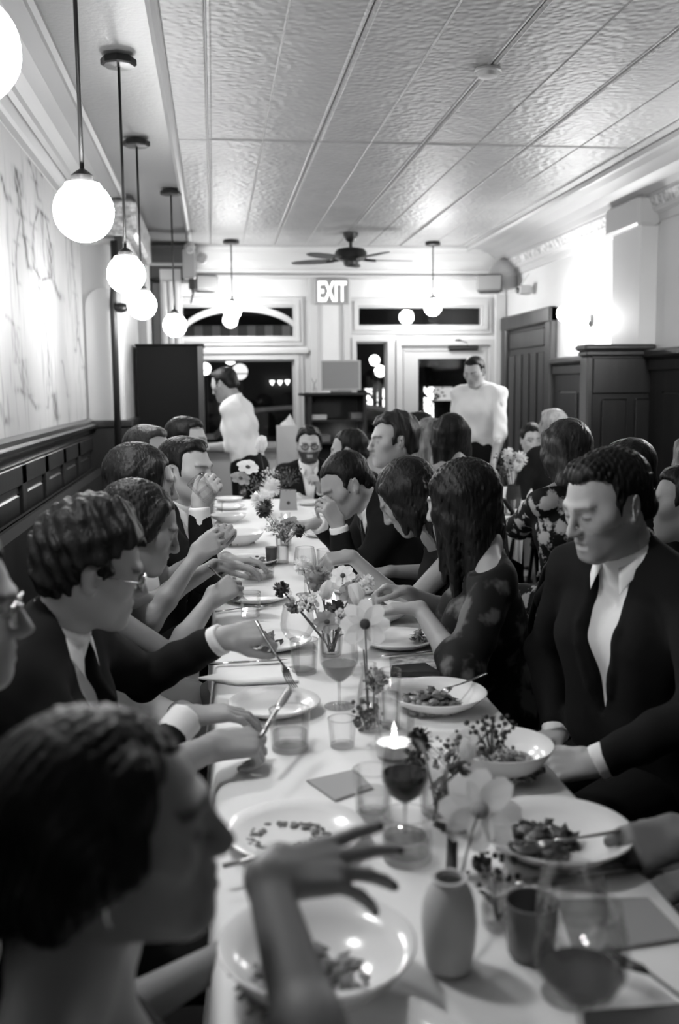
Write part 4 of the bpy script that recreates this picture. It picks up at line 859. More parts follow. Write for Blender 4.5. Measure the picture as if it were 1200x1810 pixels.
        for q in 'lr':
            W, E = A[q]['W'], A[q]['E']; j += [('+', rc(S[q], S[q] + (E - S[q]) * .95, .060, .052), .035), ('+', rc(S[q] + (E - S[q]) * .9, E + (W - E) * .15, .052, .048), .02)]
        j += [('+', rc(N - u * .03, N + u * .03, .066, .064), .012)]
        grow('shirt', j, hc_, tones or whitecotton, root, (.006, 38, 7), None, keep=half(N + u * .035 * s, nrm(u + f * .35)))
        if not seat:
            grow('apron', legs_ops(.03)[0::2] + [('+', rc(Pv + l * .07, Pv - l * .07, .115), .05), ('+', rc(Wt + l * .06, Wt - l * .06, .10), .05)], .014, blackcloth, root)
    else:   # dresses
        j = torso(.006)
        if outfit == 'floral':
            for q in 'lr': W, E = A[q]['W'], A[q]['E']; j += [('+', rc(S[q], S[q] + (E - S[q]) * 1.0, .062, .055), .035), ('+', rc(E, E + (W - E) * sleeve, .054, .046), .02)]
            nk = half(N - u * .012 * s, nrm(u + f * .35))
        elif outfit == 'strap': nk = half(N - u * .125 * s, nrm(u + f * .12))
        else: nk = half(N - u * (.055 if outfit == 'dress' else .1) * s, nrm(u + f * .55))
        j += [('+', rc(Pv + l * .09, Pv + l * .10 + f * .34, .10, .075), .04), ('+', rc(Pv - l * .09, Pv - l * .10 + f * .34, .10, .075), .04)] if seat else []
        if outfit == 'dress':
            for q, sg in (('l', 1), ('r', -1)): j += [('-', rc(S[q] + l * sg * .035, S[q] + l * sg * .16 - u * .03, .062, .09), .01)]
        if outfit == 'strap':
            for q, sg in (('l', 1), ('r', -1)): j += [('-', rc(S[q] + l * sg * .02 - u * .01, S[q] + l * sg * .16 - u * .05, .06, .09), .01)]
        grow('dress', j, hc_, tones or cloth_dark, root, folds, None, keep=nk)
        if outfit == 'strap':
            for q, sg in (('l', 1), ('r', -1)):
                pts = [N - u * .15 + l * sg * .085 + f * .10, N - u * .08 + l * sg * .098 + f * .075, N - u * .02 + l * sg * .10 + f * .01, N - u * .07 + l * sg * .095 - f * .06]
                put('shoulder_strap', G().tube([p_ - np.array(root.location) for p_ in pts], .016, 8, (1, .4)), tones or cloth_dark, root, smooth=True)
    if legs and outfit in ('suit', 'shirt', 'bareshirt'):
        grow('trousers', legs_ops(.006), .014, cloth_dark if outfit == 'suit' else blackcloth, root); 
    if legs: grow('shoes', shoes(), .012, leatherblack, root)
    # ---- spectacles
    if glasses:
        g = G(); o0 = np.array(root.location)
        for y in (-1, 1):
            ring = [L(.104 - .012 * abs(math.cos(t) * .5 + y * .0), y * .034 + .024 * math.cos(t), .002 + .018 * math.sin(t)) - o0 for t in np.linspace(0, 2 * pi, 17)]
            g.tube(ring, .0022 * (1.5 if glasses == 'thick' else 1), 6); g.tube([L(.096, y * .058, .006) - o0, L(.04, y * .0765, .008) - o0, L(-.005, y * .081, .008) - o0], .0018, 6)
        g.tube([L(.103, -.011, .006) - o0, L(.108, 0, .010) - o0, L(.103, .011, .006) - o0], .002, 6)
        put('spectacles', g, black if glasses == 'thick' else steel, root, smooth=True)
    INFO[key] = dict(root=root, H=H, R=R, N=N, f=f, l=l, u=u, A=A, L=L, Pv=Pv, S=S)
    return root
# ================================================================== the guests (positions are worked out from where each stands or sits in the room)
UP = np.array([0, 0, 1.0]); DN = -UP; RT = np.array([1.0, 0, 0]); LF = -RT; AW = np.array([0, 1.0, 0]); TO = -AW
flor = mat('floral_print', .02, .7, noise=(1, 0, 0)); 
def floral(name, scale, lo, hi, base, top):
    m = bpy.data.materials.new(name); m.use_nodes = True; nt = m.node_tree; b = nt.nodes['Principled BSDF']; b.inputs['Roughness'].default_value = .75; b.inputs['Specular IOR Level'].default_value = .2
    tc = nt.nodes.new('ShaderNodeTexCoord'); n1 = nt.nodes.new('ShaderNodeTexNoise'); n1.inputs['Scale'].default_value = scale; n1.inputs['Detail'].default_value = 3; n1.inputs['Roughness'].default_value = .65
    vo = nt.nodes.new('ShaderNodeTexVoronoi'); vo.inputs['Scale'].default_value = scale * 1.1
    mx = nt.nodes.new('ShaderNodeMath'); mx.operation = 'SUBTRACT'; nt.links.new(tc.outputs['Object'], n1.inputs['Vector']); nt.links.new(tc.outputs['Object'], vo.inputs['Vector'])
    nt.links.new(n1.outputs[0], mx.inputs[0]); ml = nt.nodes.new('ShaderNodeMath'); ml.operation = 'MULTIPLY'; ml.inputs[1].default_value = .42; nt.links.new(vo.outputs[0], ml.inputs[0]); nt.links.new(ml.outputs[0], mx.inputs[1])
    r = nt.nodes.new('ShaderNodeMapRange'); r.inputs[1].default_value = lo; r.inputs[2].default_value = hi; r.inputs[3].default_value = base; r.inputs[4].default_value = top; r.interpolation_type = 'SMOOTHSTEP'
    nt.links.new(mx.outputs[0], r.inputs[0]); nt.links.new(r.outputs[0], b.inputs['Base Color']); return m
floral1 = floral('floral_dress_dim', 11, .30, .50, .010, .12); floral2 = floral('floral_dress_bold', 13, .30, .40, .008, .5)
greydress = mat('charcoal_dress', .025, .85)
GL, GRt = 'guests on the left side of the long table', 'guests on the right side of the long table'
# left side, near to far
person('L1', 'woman in near left foreground, dark hair pinned back, reaching a spread hand over her plate', P(196, 1470, .97), 2, -4, 0, female=True, byaw=-8, lean=6, sw=.16, outfit='straps', hair=('updo', 'dark'), skin=.30, h=.0048,
       arms={'r': (P(470, 1552, 1.0), DN * .6 + TO + LF * .3, 'spread', RT * .95 + AW * .28 + DN * .02, UP * .9 + TO * .45 - RT * .0), 'l': (P(400, 1690, 1.28), DN * .4 + LF * .8, 'relaxed', RT * .6 + TO * .3, UP)}, tones=greydress, nails=.08, group=GL)
person('L0', 'spectacled man at the left picture edge in a pale shirt, face partly in view', P(-98, 1078, 1.47), 4, 4, 0, outfit='bareshirt', hair=('short', 'dark'), skin=.34, h=.006, lean=2, glasses='thin',
       arms={'r': (P(372, 1322, 1.86), DN + LF * .3 + TO * .3, 'fork', RT * .9 + AW * .25, UP * .9 + TO * .35)}, group=GL)
person('L2', 'curly haired man in glasses, dark suit and tie, eating at the near left', P(163, 1008, 2.08), 14, 15, -6, byaw=-12, lean=10, outfit='suit', tie=True, hair=('curly', 'dark'), skin=.36, h=.005, glasses='thin', brow=.9,
       arms={'l': (P(394, 1128, 2.36), DN * .5 + AW * .6, 'fork', RT * .92 + AW * .1 + UP * .12, UP * .8 + TO * .5), 'r': (P(330, 1268, 2.05), DN * .6 + TO * .5, 'relaxed', RT * .9 + AW * .2, UP)}, group=GL)
person('L3', 'woman in a sleeveless charcoal dress looking down, beyond the curly haired man', P(246, 934, 2.70), 6, 20, 0, female=True, byaw=0, lean=22, sw=.155, outfit='dress', hair=('updo', 'dark'), skin=.30, h=.006, tones=greydress,
       arms={'r': (P(372, 1062, 2.86), DN + TO * .7 + LF * .0, 'grip', RT * .8 + UP * .5 + AW * .2, TO * .6 + UP * .5), 'l': (P(380, 1000, 3.2), DN + AW, 'relaxed', RT, UP)}, group=GL)
person('L4', 'woman with dark bobbed hair and white shoulder strap, hands raised, on the left', P(250, 858, 3.2), 8, 8, 0, female=True, byaw=-25, lean=16, sw=.15, outfit='strap', hair=('bob', 'dark'), skin=.32, h=.0065, tones=whitecotton,
       arms={'r': (P(345, 985, 3.12), DN + TO * .5, 'pinch', RT * .75 + UP * .6, TO * .8 + UP * .3), 'l': (P(366, 972, 3.4), DN + AW, 'pinch', RT * .6 + UP * .7, LF * .2 + TO)}, group=GL)
person('L5', 'dark haired man in a black suit drinking from a glass on the left', P(330, 832, 3.8), -32, 4, 0, byaw=-20, lean=8, outfit='suit', hair=('short', 'dark'), skin=.40, h=.0065, brow=.9,
       arms={'r': (P(352, 896, 3.52), DN * 1.0 + RT * .4 + TO * .3, 'glass', RT * .42 + UP * .8 + AW * .1, TO * .8 + UP * .5), 'l': (P(400, 990, 3.9), DN + AW, 'relaxed', RT, UP)}, group=GL)
person('L6', 'man with short dark hair seen past the drinking man, far left', P(264, 802, 4.55), -18, 4, 0, byaw=0, outfit='suit', hair=('short', 'brown'), skin=.38, h=.009, group=GL)
person('L7', 'farthest guest on the left, only dark hair and forehead in view', P(331, 780, 5.3), -10, 6, 0, outfit='suit', hair=('short', 'dark'), skin=.36, h=.010, group=GL)
# head of the table
person('E', 'bearded man in thick black glasses and dark jacket facing the camera at the table end', P(546, 788, 7.05), -92, 3, 0, lean=3, outfit='suit', hair=('wavy', 'dark'), skin=.42, h=.008, beard=.88, glasses='thick', lid=False,
       arms={'l': (P(566, 866, 6.7), DN + RT, 'grip', TO * .3 + UP + LF * .3, RT), 'r': (P(528, 880, 6.7), DN + LF, 'relaxed', TO + RT * .6, UP)})
# right side, near to far
person('R0', 'guest at the near right edge, only dark sleeve, watch and fork hand in view', np.array([.98, 1.38, 1.27]), 185, 8, 0, outfit='suit', hair=('short', 'dark'), skin=.16, h=.008, lean=4,
       arms={'l': (T(1222, 1478, .80), DN * .4 + TO + RT * .3, 'fork', LF * .9 + AW * .05 + DN * .16, UP * .8 + TO * .6), 'r': (np.array([.86, 1.62, .60]), AW + DN, 'relaxed', LF + TO * .3, UP)}, group=GRt)
person('R1', 'smiling man in a dark jacket and open white shirt looking down at the near right', P(1072, 893, 2.2), 198, 17, 0, byaw=206, lean=4, outfit='suit', hair=('short', 'dark'), skin=.42, h=.0046, beard=.22, mouth=.004, brow=.75,
       arms={'l': (P(1052, 1350, 1.93), DN * .3 + TO + RT * .6, 'relaxed', LF * .9 + AW * .1 + DN * .05, UP * .8 + TO * .5), 'r': (P(985, 1300, 2.35), AW + DN * .3, 'relaxed', LF * .7 + TO * .4, UP)}, group=GRt)
person('R2', 'woman with long straight dark hair in a dim floral dress, back half turned', P(816, 892, 2.82), 140, 10, 0, female=True, byaw=172, lean=5, sw=.155, outfit='floral', sleeve=.25, hair=('fall', 'dark'), skin=.34, h=.006, tones=floral1,
       arms={'l': (P(742, 1076, 2.68), DN * .6 + TO + RT * .3, 'relaxed', LF * .9 + AW * .3, UP), 'r': (P(722, 1048, 3.0), DN + AW, 'pinch', LF * .9 + UP * .2, UP * .7 + AW * .3)}, group=GRt)
person('R3', 'woman in a black sleeveless dress bowed over, bare arm stretched across the table', P(722, 880, 3.35), 160, 36, 4, female=True, byaw=186, lean=24, sw=.155, outfit='dress', hair=('bob', 'dark'), skin=.28, h=.006,
       arms={'l': (P(622, 984, 3.32), DN + TO * .2 + RT * .3, 'pinch', LF * .95 + DN * .08, UP * .9 + TO * .4), 'r': (P(690, 1010, 3.6), DN + AW, 'relaxed', LF, UP)}, group=GRt)
person('R4', 'man with cropped sides in a dark suit leaning low over his plate, hand at mouth', P(611, 857, 3.95), 192, 32, 0, byaw=182, lean=30, outfit='suit', hair=('crop', 'dark'), skin=.36, h=.0065,
       arms={'l': (P(598, 930, 3.8), DN + RT * .5, 'pinch', UP * .9 + LF * .45, TO * .5 + RT * .4), 'r': (P(560, 925, 4.2), DN + AW, 'relaxed', LF, UP)}, group=GRt)
person('R5', 'tall wavy haired man in a suit smiling in profile above the leaning man', P(694, 780, 4.8), 190, 2, 0, byaw=188, lean=4, outfit='suit', hair=('wavy', 'brown'), skin=.40, h=.008, mouth=.005, s=1.06, group=GRt)
person('R6', 'guest with cropped dark hair turned away between the leaning man and the bearded man', P(616, 798, 5.7), 160, 8, 0, outfit='suit', hair=('crop', 'dark'), skin=.32, h=.010, group=GRt)
# guests of the second table and along the right wall
G2 = 'guests around the second table'
person('F', 'woman with shoulder length dark hair from behind in a bold floral dress', P(998, 796, 4.1), 118, 6, 0, female=True, byaw=108, lean=4, sw=.16, outfit='floral', sleeve=-.0, hair=('bob', 'brown'), skin=.28, h=.007, tones=floral2,
       arms={'l': (np.array([1.42, 4.62, .80]), LF + DN, 'relaxed', AW * .9 + RT * .3, UP)}, group=G2)
person('Gw', 'pale faced woman with pulled back hair resting her chin on her hand, facing the camera', P(940, 778, 7.5), -94, 4, 0, female=True, outfit='dress', hair=('bun', 'dark'), skin=.55, h=.010, lid=False, sw=.15,
       arms={'l': (P(951, 803, 7.38), DN + RT * .6, 'relaxed', UP * .8 + LF * .5, RT * .5 + TO * .5), 'r': (P(925, 850, 7.2), DN, 'relaxed', TO, UP)}, group=G2)
person('M', 'grey haired guest seen from behind past the floral dress, right', P(976, 756, 6.5), 105, 0, 0, outfit='suit', hair=('short', 'grey'), skin=.35, h=.011, group=G2)
person('H1', 'dark haired man with a visible ear, back turned, beside two long haired women', P(738, 760, 6.9), 150, 4, 0, outfit='suit', hair=('short', 'dark'), skin=.36, h=.011, group=G2)
person('H2', 'woman with light brown long hair and bare shoulder, back turned', P(757, 776, 6.1), 105, 2, 0, female=True, outfit='dress', hair=('long', 'fair'), skin=.4, h=.011, sw=.15, group=G2)
person('H3', 'woman with long dark hair, back turned, right of the light haired woman', P(794, 772, 5.5), 112, 0, 0, female=True, outfit='dress', hair=('fall', 'dark'), skin=.34, h=.011, sw=.15, group=G2)
person('B1', 'guest almost hidden behind the smiling man, only a gleam of dark hair showing', P(1112, 836, 3.5), 95, 4, 0, outfit='suit', hair=('short', 'dark'), skin=.3, h=.011)
person('B2', 'dark haired guest cut by the right picture edge, ear just catching light', P(1212, 892, 2.95), 150, 4, 0, outfit='suit', hair=('short', 'dark'), skin=.2, h=.010)
person('B3', 'fair haired guest cut by the right picture edge, behind the dark haired one', P(1232, 812, 4.2), 100, 4, 0, female=True, outfit='dress', hair=('bob', 'fair'), skin=.3, h=.012)
# waiters
person('W1', 'waiter in a white shirt and black apron bending at the left by the street window', P(396, 680, 7.75), 150, 22, 0, byaw=160, lean=12, outfit='bareshirt', hair=('short', 'dark'), skin=.28, h=.011, seat=False,
       arms={'l': (P(352, 792, 7.6), DN + RT, 'relaxed', LF + DN * .4, UP), 'r': (P(400, 790, 8.1), DN + RT, 'relaxed', LF, UP)})
person('W2', 'waiter in a white short sleeved shirt standing by the street door, arm down', P(838, 658, 8.25), 232, 20, 0, byaw=225, lean=8, outfit='bareshirt', hair=('short', 'dark'), skin=.42, h=.011, seat=False, sw=.20, girth=1.12,
       arms={'l': (P(871, 822, 7.75), DN * .2 + RT + AW, 'relaxed', DN + TO * .3, RT)})
# ================================================================== the long table and everything on it
TX0, TX1, TY0, TY1, TZ = -.010, .640, .35, 6.75, .75
t = thing('dining_table', 'long dining table under white linen running to the street window', 'table', ((TX0 + TX1) / 2, (TY0 + TY1) / 2, 0)); hx, hy = (TX1 - TX0) / 2, (TY1 - TY0) / 2
put('tabletop', G().bbox(-hx + .006, -hy + .006, TZ - .035, hx - .006, hy - .006, TZ - .004, .004), darkwood, t)
for k in range(4):
    y = -hy + .4 + k * (2 * hy - .8) / 3; put('pedestal', G().tube([(0, y, .04), (0, y, TZ - .035)], .04, 10), black, t); put('foot', G().lathe([(.24, 0), (.24, .015), (.05, .04)], 20, (0, y, 0)), black, t)
# linen: top with a slight wave, drop at each side with folds
rows = []; ny = 130
for i in range(ny + 1):
    y = TY0 - .003 + (TY1 - TY0 + .006) * i / ny; r = []
    fo = lambda a, ph: .010 * math.sin(y * 9 + ph) + .006 * math.sin(y * 23 + ph * 2)
    for dz in (.22, .15, .08, .03): r.append((TX0 - .004 - (dz * .10) + fo(dz, 0) * dz * 3 - .004, y, TZ - dz))
    r.append((TX0 - .005, y, TZ - .006)); r.append((TX0 + .003, y, TZ))
    for k in range(1, 10): r.append((TX0 + (TX1 - TX0) * k / 10, y, TZ + .0006 * math.sin(y * 6 + k)))
    r.append((TX1 - .003, y, TZ)); r.append((TX1 + .005, y, TZ - .006))
    for dz in (.03, .08, .15, .22): r.append((TX1 + .008 + dz * .10 - fo(dz, 1) * dz * 3, y, TZ - dz))
    rows.append(r)
o = put('tablecloth', G().sheet(rows, 0), linen, smooth=True); tag(o, 'long white linen tablecloth covering the whole dining table', 'tablecloth')
Z = TZ + .002
def tp(px, py, h=TZ): q = T(px, py, h); return (q[0], q[1], Z)
# ---- plates and bowls
def plate_geo(r, kind):
    if kind == 'plate': out = [(r * .55, 0), (r * .62, .002), (r * .80, .010), (r * .97, .021), (r, .023), (r * .985, .026), (r * .80, .016), (r * .66, .0085), (r * .5, .006), (.002, .006)]
    elif kind == 'coupe': out = [(r * .5, 0), (r * .55, .003), (r * .8, .018), (r * .97, .036), (r, .039), (r * .985, .041), (r * .8, .024), (r * .55, .010), (.002, .007)]
    else: out = [(r * .45, 0), (r * .5, .004), (r * .8, .026), (r * .97, .056), (r, .060), (r * .98, .062), (r * .8, .034), (r * .5, .012), (.002, .009)]
    return G().lathe(out, 40, cap0=True, cap1=True)
FOODM = [mat('pasta', .42, .5, noise=(60, .25, .55)), mat('herbs', .06, .6), mat('roast_vegetable', .14, .55, noise=(80, .06, .22)), mat('salad_leaf', .25, .6, noise=(60, .12, .35)), mat('sauce', .2, .4, noise=(60, .12, .3))]
def food(kind, r, dens, seed):
    rr = random.Random(seed); g = G()
    n_ = int(dens)
    for k in range(n_):
        a = rr.uniform(0, 6.28); d = r * math.sqrt(rr.random()); c = np.array([d * math.cos(a), d * math.sin(a), .012 + .03 * (1 - (d / r) ** 2) * rr.random()])
        if kind == 'crumb':
            d = r * math.sqrt(.4 + .6 * rr.random()); s_ = rr.uniform(.0015, .0042); g.ball((d * math.cos(a), d * .75 * math.sin(a), .0085), s_, 5, (rr.uniform(.8, 2), rr.uniform(.8, 2), .6))
        elif kind == 'pasta':
            u = rr.uniform(0, 6.28); L_ = rr.uniform(.012, .022); g.tube([c - (L_ * math.cos(u) * .5, L_ * math.sin(u) * .5, 0), c + (0, 0, .004), c + (L_ * math.cos(u) * .5, L_ * math.sin(u) * .5, 0)], .0038, 5)
        elif kind == 'leaf':
            u = rr.uniform(0, 6.28); v = rr.uniform(-.6, .8); s_ = rr.uniform(.008, .022); x = np.array([math.cos(u), math.sin(u), v]) * s_; y = np.array([-math.sin(u), math.cos(u), rr.uniform(-.5, .5)]) * s_ * .6
            g.add([c - x, c + y + (0, 0, .004), c + x, c - y, c + (0, 0, .006)], [(0, 1, 4), (1, 2, 4), (2, 3, 4), (3, 0, 4)])
        else:
            s_ = rr.uniform(.004, .011); g.ball(c - (0, 0, .004), s_, 5, (rr.uniform(.7, 1.5), rr.uniform(.7, 1.5), .7))
    return g
PL = []
def plate(px, py, r, kind, label, fd=None, h=.03, name='plate'):
    q = T(px, py, TZ + h); o = thing(name, label, 'plate' if kind != 'bowl' else 'bowl', (q[0], q[1], Z)); put('dish', plate_geo(r, kind), china, o, smooth=True); put('foot_ring', G().lathe([(r * .5, -.001), (r * .5, .003), (r * .46, .003), (r * .46, -.001)], 30, cap0=False, cap1=False), china, o)
    PL.append(o)
    if fd:
        for k, (nm, kd, fr, n_, m, ox, oy, lb) in enumerate(fd):
            f = put(nm, food(kd, fr, n_, len(PL) * 7 + k), FOODM[m], None, (q[0] + ox, q[1] + oy, Z)); tag(f, lb, 'food', kind='stuff')
    return o
plate(982, 1466, .125, 'coupe', 'large shallow plate of dark roasted vegetables at the near right, fork across it', [('roast_vegetables', 'bit', .055, 70, 2, -.03, .0, 'dark roasted vegetables heaped on the near right plate'), ('herb_leaves', 'leaf', .06, 60, 1, -.025, .01, 'herb leaves over the near right vegetables')], .038)
plate(884, 1318, .104, 'bowl', 'white bowl of short pasta before the smiling man', [('pasta', 'pasta', .082, 190, 0, -.0, .0, 'short pasta with herbs in the bowl before the smiling man'), ('herb_leaves', 'leaf', .08, 60, 1, 0, 0, 'dark herb flecks over the pasta bowl')], .058, 'pasta_bowl')
plate(772, 1226, .118, 'coupe', 'shallow plate of half eaten grains before the floral dress woman, fork resting on it', [('grains', 'bit', .07, 150, 4, -.02, .0, 'half eaten grains on the plate before the floral dress'), ('herb_leaves', 'leaf', .065, 40, 1, -.02, 0, 'greens among the half eaten grains')], .036)
plate(703, 1127, .118, 'plate', 'nearly empty white plate with a scrap of greens at its right rim', [('salad_scrap', 'leaf', .025, 26, 3, .065, .0, 'scrap of greens at the rim of the nearly empty plate')], .024)
plate(664, 1077, .118, 'coupe', 'white plate with a few leaves in the middle of the right side', [('salad_scrap', 'leaf', .05, 30, 3, .03, 0, 'few leaves left on the right middle plate')], .036)
plate(628, 1036, .11, 'plate', 'white plate under crossed cutlery in front of the bowed woman', [('salad_scrap', 'leaf', .06, 40, 2, .0, 0, 'leaves under crossed cutlery before the bowed woman')], .024)
plate(572, 940, .11, 'plate', 'white plate before the leaning man', [('salad_scrap', 'leaf', .06, 30, 3, 0, 0, 'leaves on the plate before the leaning man')], .024)
plate(548, 886, .10, 'plate', 'small white plate near the bearded man at the far end', None, .024)
plate(560, 1668, .125, 'bowl', 'deep white bowl of salad under the reaching hand at the bottom', [('salad', 'leaf', .085, 110, 3, -.02, -.02, 'torn salad leaves in the deep bowl under the reaching hand'), ('dressed_bits', 'bit', .07, 40, 2, -.02, -.03, 'dark bits among the salad under the reaching hand')], .058, 'salad_bowl')
plate(522, 1466, .118, 'plate', 'white plate with a ring of crumbs behind the reaching arm', [('crumbs', 'crumb', .07, 110, 2, -.015, .01, 'ring of crumbs and scraps on the plate behind the reaching arm')], .024)
plate(648, 1868, .115, 'coupe', 'white plate cut off by the bottom picture edge', None, .038)
plate(485, 1240, .108, 'plate', 'empty white plate with a knife held over it, left side', None, .024)
plate(480, 1130, .118, 'plate', 'white plate with a few bits below the curly haired man\'s fork', [('salad_scrap', 'leaf', .05, 26, 2, -.02, 0, 'few bits on the plate below the raised fork')], .024)
plate(455, 1050, .125, 'plate', 'white plate before the woman in the charcoal dress', None, .024)
plate(440, 988, .13, 'plate', 'white plate with crumbs before the raised hands on the left', [('crumbs', 'bit', .06, 24, 4, .03, -.02, 'crumbs on the plate before the raised hands')], .024)
plate(421, 942, .125, 'bowl', 'deep white serving bowl on the left of the far flowers', [('salad_leftovers', 'leaf', .08, 70, 3, 0, 0, 'leftover leaves in the deep serving bowl')], .058, 'serving_bowl')
plate(404, 911, .105, 'coupe', 'white plate just beyond the deep serving bowl', None, .036)
plate(405, 894, .10, 'plate', 'white plate second beyond the deep serving bowl', None, .024)
plate(405, 880, .095, 'plate', 'farthest white plate on the left side', None, .024)
# ---- cutlery
def fork_geo():
    g = G(); g.tube([(-.10, 0, .002), (-.05, 0, .003), (.0, 0, .006), (.03, 0, .010)], [.0055, .0045, .003, .003], 7, (1, .45)); hd = G().tube([(.03, 0, .010), (.045, 0, .009), (.058, 0, .006)], [.003, .011, .0115], 8, (1, .22))
    tn = [G().tube([(.056, y, .006), (.075, y, .004), (.095, y * .95, .008)], [.0021, .0019, .001], 5) for y in (-.009, -.003, .003, .009)]; return g, hd, tn
def knife_geo(): return G().tube([(-.11, 0, .003), (-.05, 0, .004), (0, 0, .004)], [.0055, .006, .0045], 7, (1, .6)), G().tube([(0, 0, .004), (.03, 0, .004), (.08, 0, .004), (.105, .004, .004)], [.005, .010, .0095, .002], 8, (1, .12))
def place_along(o, a, b):
    a, b = np.array(a), np.array(b); d = nrm(b - a); o.location = tuple((a + b) / 2); o.rotation_euler = (0, -math.asin(d[2]), math.atan2(d[1], d[0]))
def fork(a, b, label, m=steel, nm='fork'):
    o = thing(nm, label, 'fork'); g, hd, tn = fork_geo(); put('handle', g, m, o, smooth=True); h_ = put('head', hd, m, o, smooth=True)
    for x in tn: put('tine', x, m, h_, smooth=True)
    place_along(o, a, b)
def knife(a, b, label, m=steel):
    o = thing('knife', label, 'knife'); g, bl = knife_geo(); put('handle', g, m, o, smooth=True); put('blade', bl, m, o, smooth=True); place_along(o, a, b)
def tz(px, py, z): return T(px, py, z)
fork(tz(1118, 1466, .80), tz(903, 1512, .778), 'fork lying over the near right plate into the gripping hand', dulled)
knife(tz(1108, 1540, .755), tz(930, 1562, .755), 'dark knife under the edge of the near right plate', dulled)
fork(tz(850, 1196, .80), tz(775, 1232, .785), 'fork leaning on the plate of grains with its handle over the table edge', dulled)
knife(tz(778, 1152, .756), tz(690, 1160, .756), 'knife lying past the nearly empty right plate', dulled)
knife(tz(404, 1174, .756), tz(478, 1170, .756), 'knife on the cloth below the curly haired man\'s plate')
fork(tz(400, 1080, .756), tz(462, 1074, .756), 'fork on the cloth beside the charcoal dress woman\'s plate', dulled)
knife(tz(428, 1526, .782), tz(592, 1486, .782), 'knife across the crumb ringed plate', dulled)
fork(tz(690, 1048, .79), tz(620, 1062, .782), 'fork on the crossed cutlery plate', dulled)
knife(tz(688, 1054, .79), tz(612, 1070, .782), 'knife on the crossed cutlery plate', steel)
fork(P(452, 1098, 2.36), P(520, 1222, 2.25), 'fork held upright in the curly haired man\'s hand', dulled)
knife(P(470, 1290, 1.86), P(508, 1228, 2.0), 'knife in the hand of the man at the left edge', dulled)
fork(P(385, 1018, 2.9), P(418, 1050, 2.95), 'fork in the raised fist of the woman in the charcoal dress', steel)
fork(tz(380, 1003, .757), tz(440, 1006, .757), 'fork in front of the crumbed plate with raised hands behind it', dulled)
fork(tz(1215, 1776, .757), tz(1160, 1742, .765), 'dark curved spoon handle at the bottom right corner', black, 'spoon')
# ---- glasses
def tumbler(px, py, r, h, label, fill=0, m=None, liquid=None, sx=1.0, name='tumbler', taper=.86):
    q = tp(px, py); o = thing(name, label, 'glass', q); m = m or clear
    put('glass_wall', G().lathe([(r * taper, .001), (r * taper, .006), (r, h)], 28, cap0=False, cap1=False), m, o, smooth='auto'); put('base', G().lathe([(r * taper * .98, 0), (r * taper * .98, .006)], 28), m, o)
    put('rim', G().lathe([(r, h - .001), (r + .0006, h + .0006), (r - .0022, h + .001), (r - .0026, h - .001)], 28, cap0=False, cap1=False), clear2, o, smooth=True)
    if fill: put('drink', G().lathe([(r * taper - .004, .011), (r * taper + (r - r * taper) * fill - .004, h * fill)], 24), liquid or water, o, smooth='auto')
    return o
def goblet(px, py, label, r=.040, hs=.085, hb=.10, fill=0, liq=wine, foot=.036):
    q = tp(px, py); o = thing('wine_glass', label, 'wine glass', q)
    b = [(.004, hs), (.012, hs + .003), (r * .7, hs + hb * .16), (r * .96, hs + hb * .36), (r, hs + hb * .5), (r * .93, hs + hb * .75), (r * .80, hs + hb)]
    put('bowl', G().lathe(b, 32, cap0=False, cap1=False), clear, o, smooth=True)
    put('rim', G().lathe([(r * .80, hs + hb - .001), (r * .80 + .0008, hs + hb + .0006), (r * .80 - .002, hs + hb)], 32, cap0=False, cap1=False), clear2, o)
    put('stem', G().lathe([(.0038, .004), (.0034, hs * .5), (.0045, hs)], 12), clear2, o, smooth=True); put('foot', G().lathe([(foot, 0), (foot, .002), (.012, .004), (.004, .008)], 28), clear2, o, smooth='auto')
    if fill:
        L_ = [(x - .0022, z) for x, z in b if z <= hs + hb * fill + 1e-6]; L_[0] = (.003, hs + .003); put('wine', G().lathe(L_ + [(np.interp(hs + hb * fill, [z for x, z in b], [x for x, z in b]) - .0022, hs + hb * fill)], 28), liq, o, smooth='auto')
    return o
goblet(716, 1478, 'wine glass half full of red wine in the middle foreground', .040, .058, .10, .52, wine)
goblet(1024, 1880, 'large wine glass with a little wine at the bottom right, nearest glass', .052, .07, .115, .34, mat('rose_wine', .05, .1))
goblet(527, 1185, 'empty round wine glass with the dark pompom flower behind it', .046, .075, .10, 0)
goblet(540, 1052, 'wine glass beside the bowed woman\'s stretched hand', .042, .07, .105, .2, palewine)
goblet(600, 1250, 'tall wide wine glass left of the white cosmos flower', .046, .06, .13, .35, palewine)
goblet(1008, 1760, 'empty wine glass just behind the nearest one', .045, .06, .10, 0)
tumbler(660, 1444, .036, .085, 'water tumbler left of the red wine glass', .55)
tumbler(720, 1520, .040, .075, 'square shouldered tumbler in front of the red wine glass', .4, taper=.98)
tumbler(513, 1325, .043, .085, 'thick based water tumbler in front of the knife hand, left', .45, taper=.9)
tumbler(538, 1190, .038, .09, 'tumbler of water left of the tall wide wine glass', .6, clear)
tumbler(443, 1090, .035, .08, 'tumbler before the charcoal dress woman\'s plate', .3)
tumbler(458, 1022, .062, .045, 'wide low glass dish on the left beyond the tumbler', .5, name='glass_dish', taper=.95)
tumbler(500, 996, .030, .11, 'tall pale glass beside the dark candle cup', .7, clear2)
tumbler(690, 1286, .024, .13, 'narrow tall water glass behind the candle', .6)
tumbler(575, 1008, .036, .085, 'tumbler under the stretched bare arm', .4)
tumbler(605, 1320, .03, .06, 'small empty tumbler left of the candle', 0)
tumbler(470, 905, .034, .09, 'far tumbler among the white flowers', .3)
tumbler(430, 882, .034, .09, 'farthest tumbler on the left by the table end', .3)
tumbler(622, 985, .030, .07, 'small glass touched by the bowed woman\'s fingers', .2)
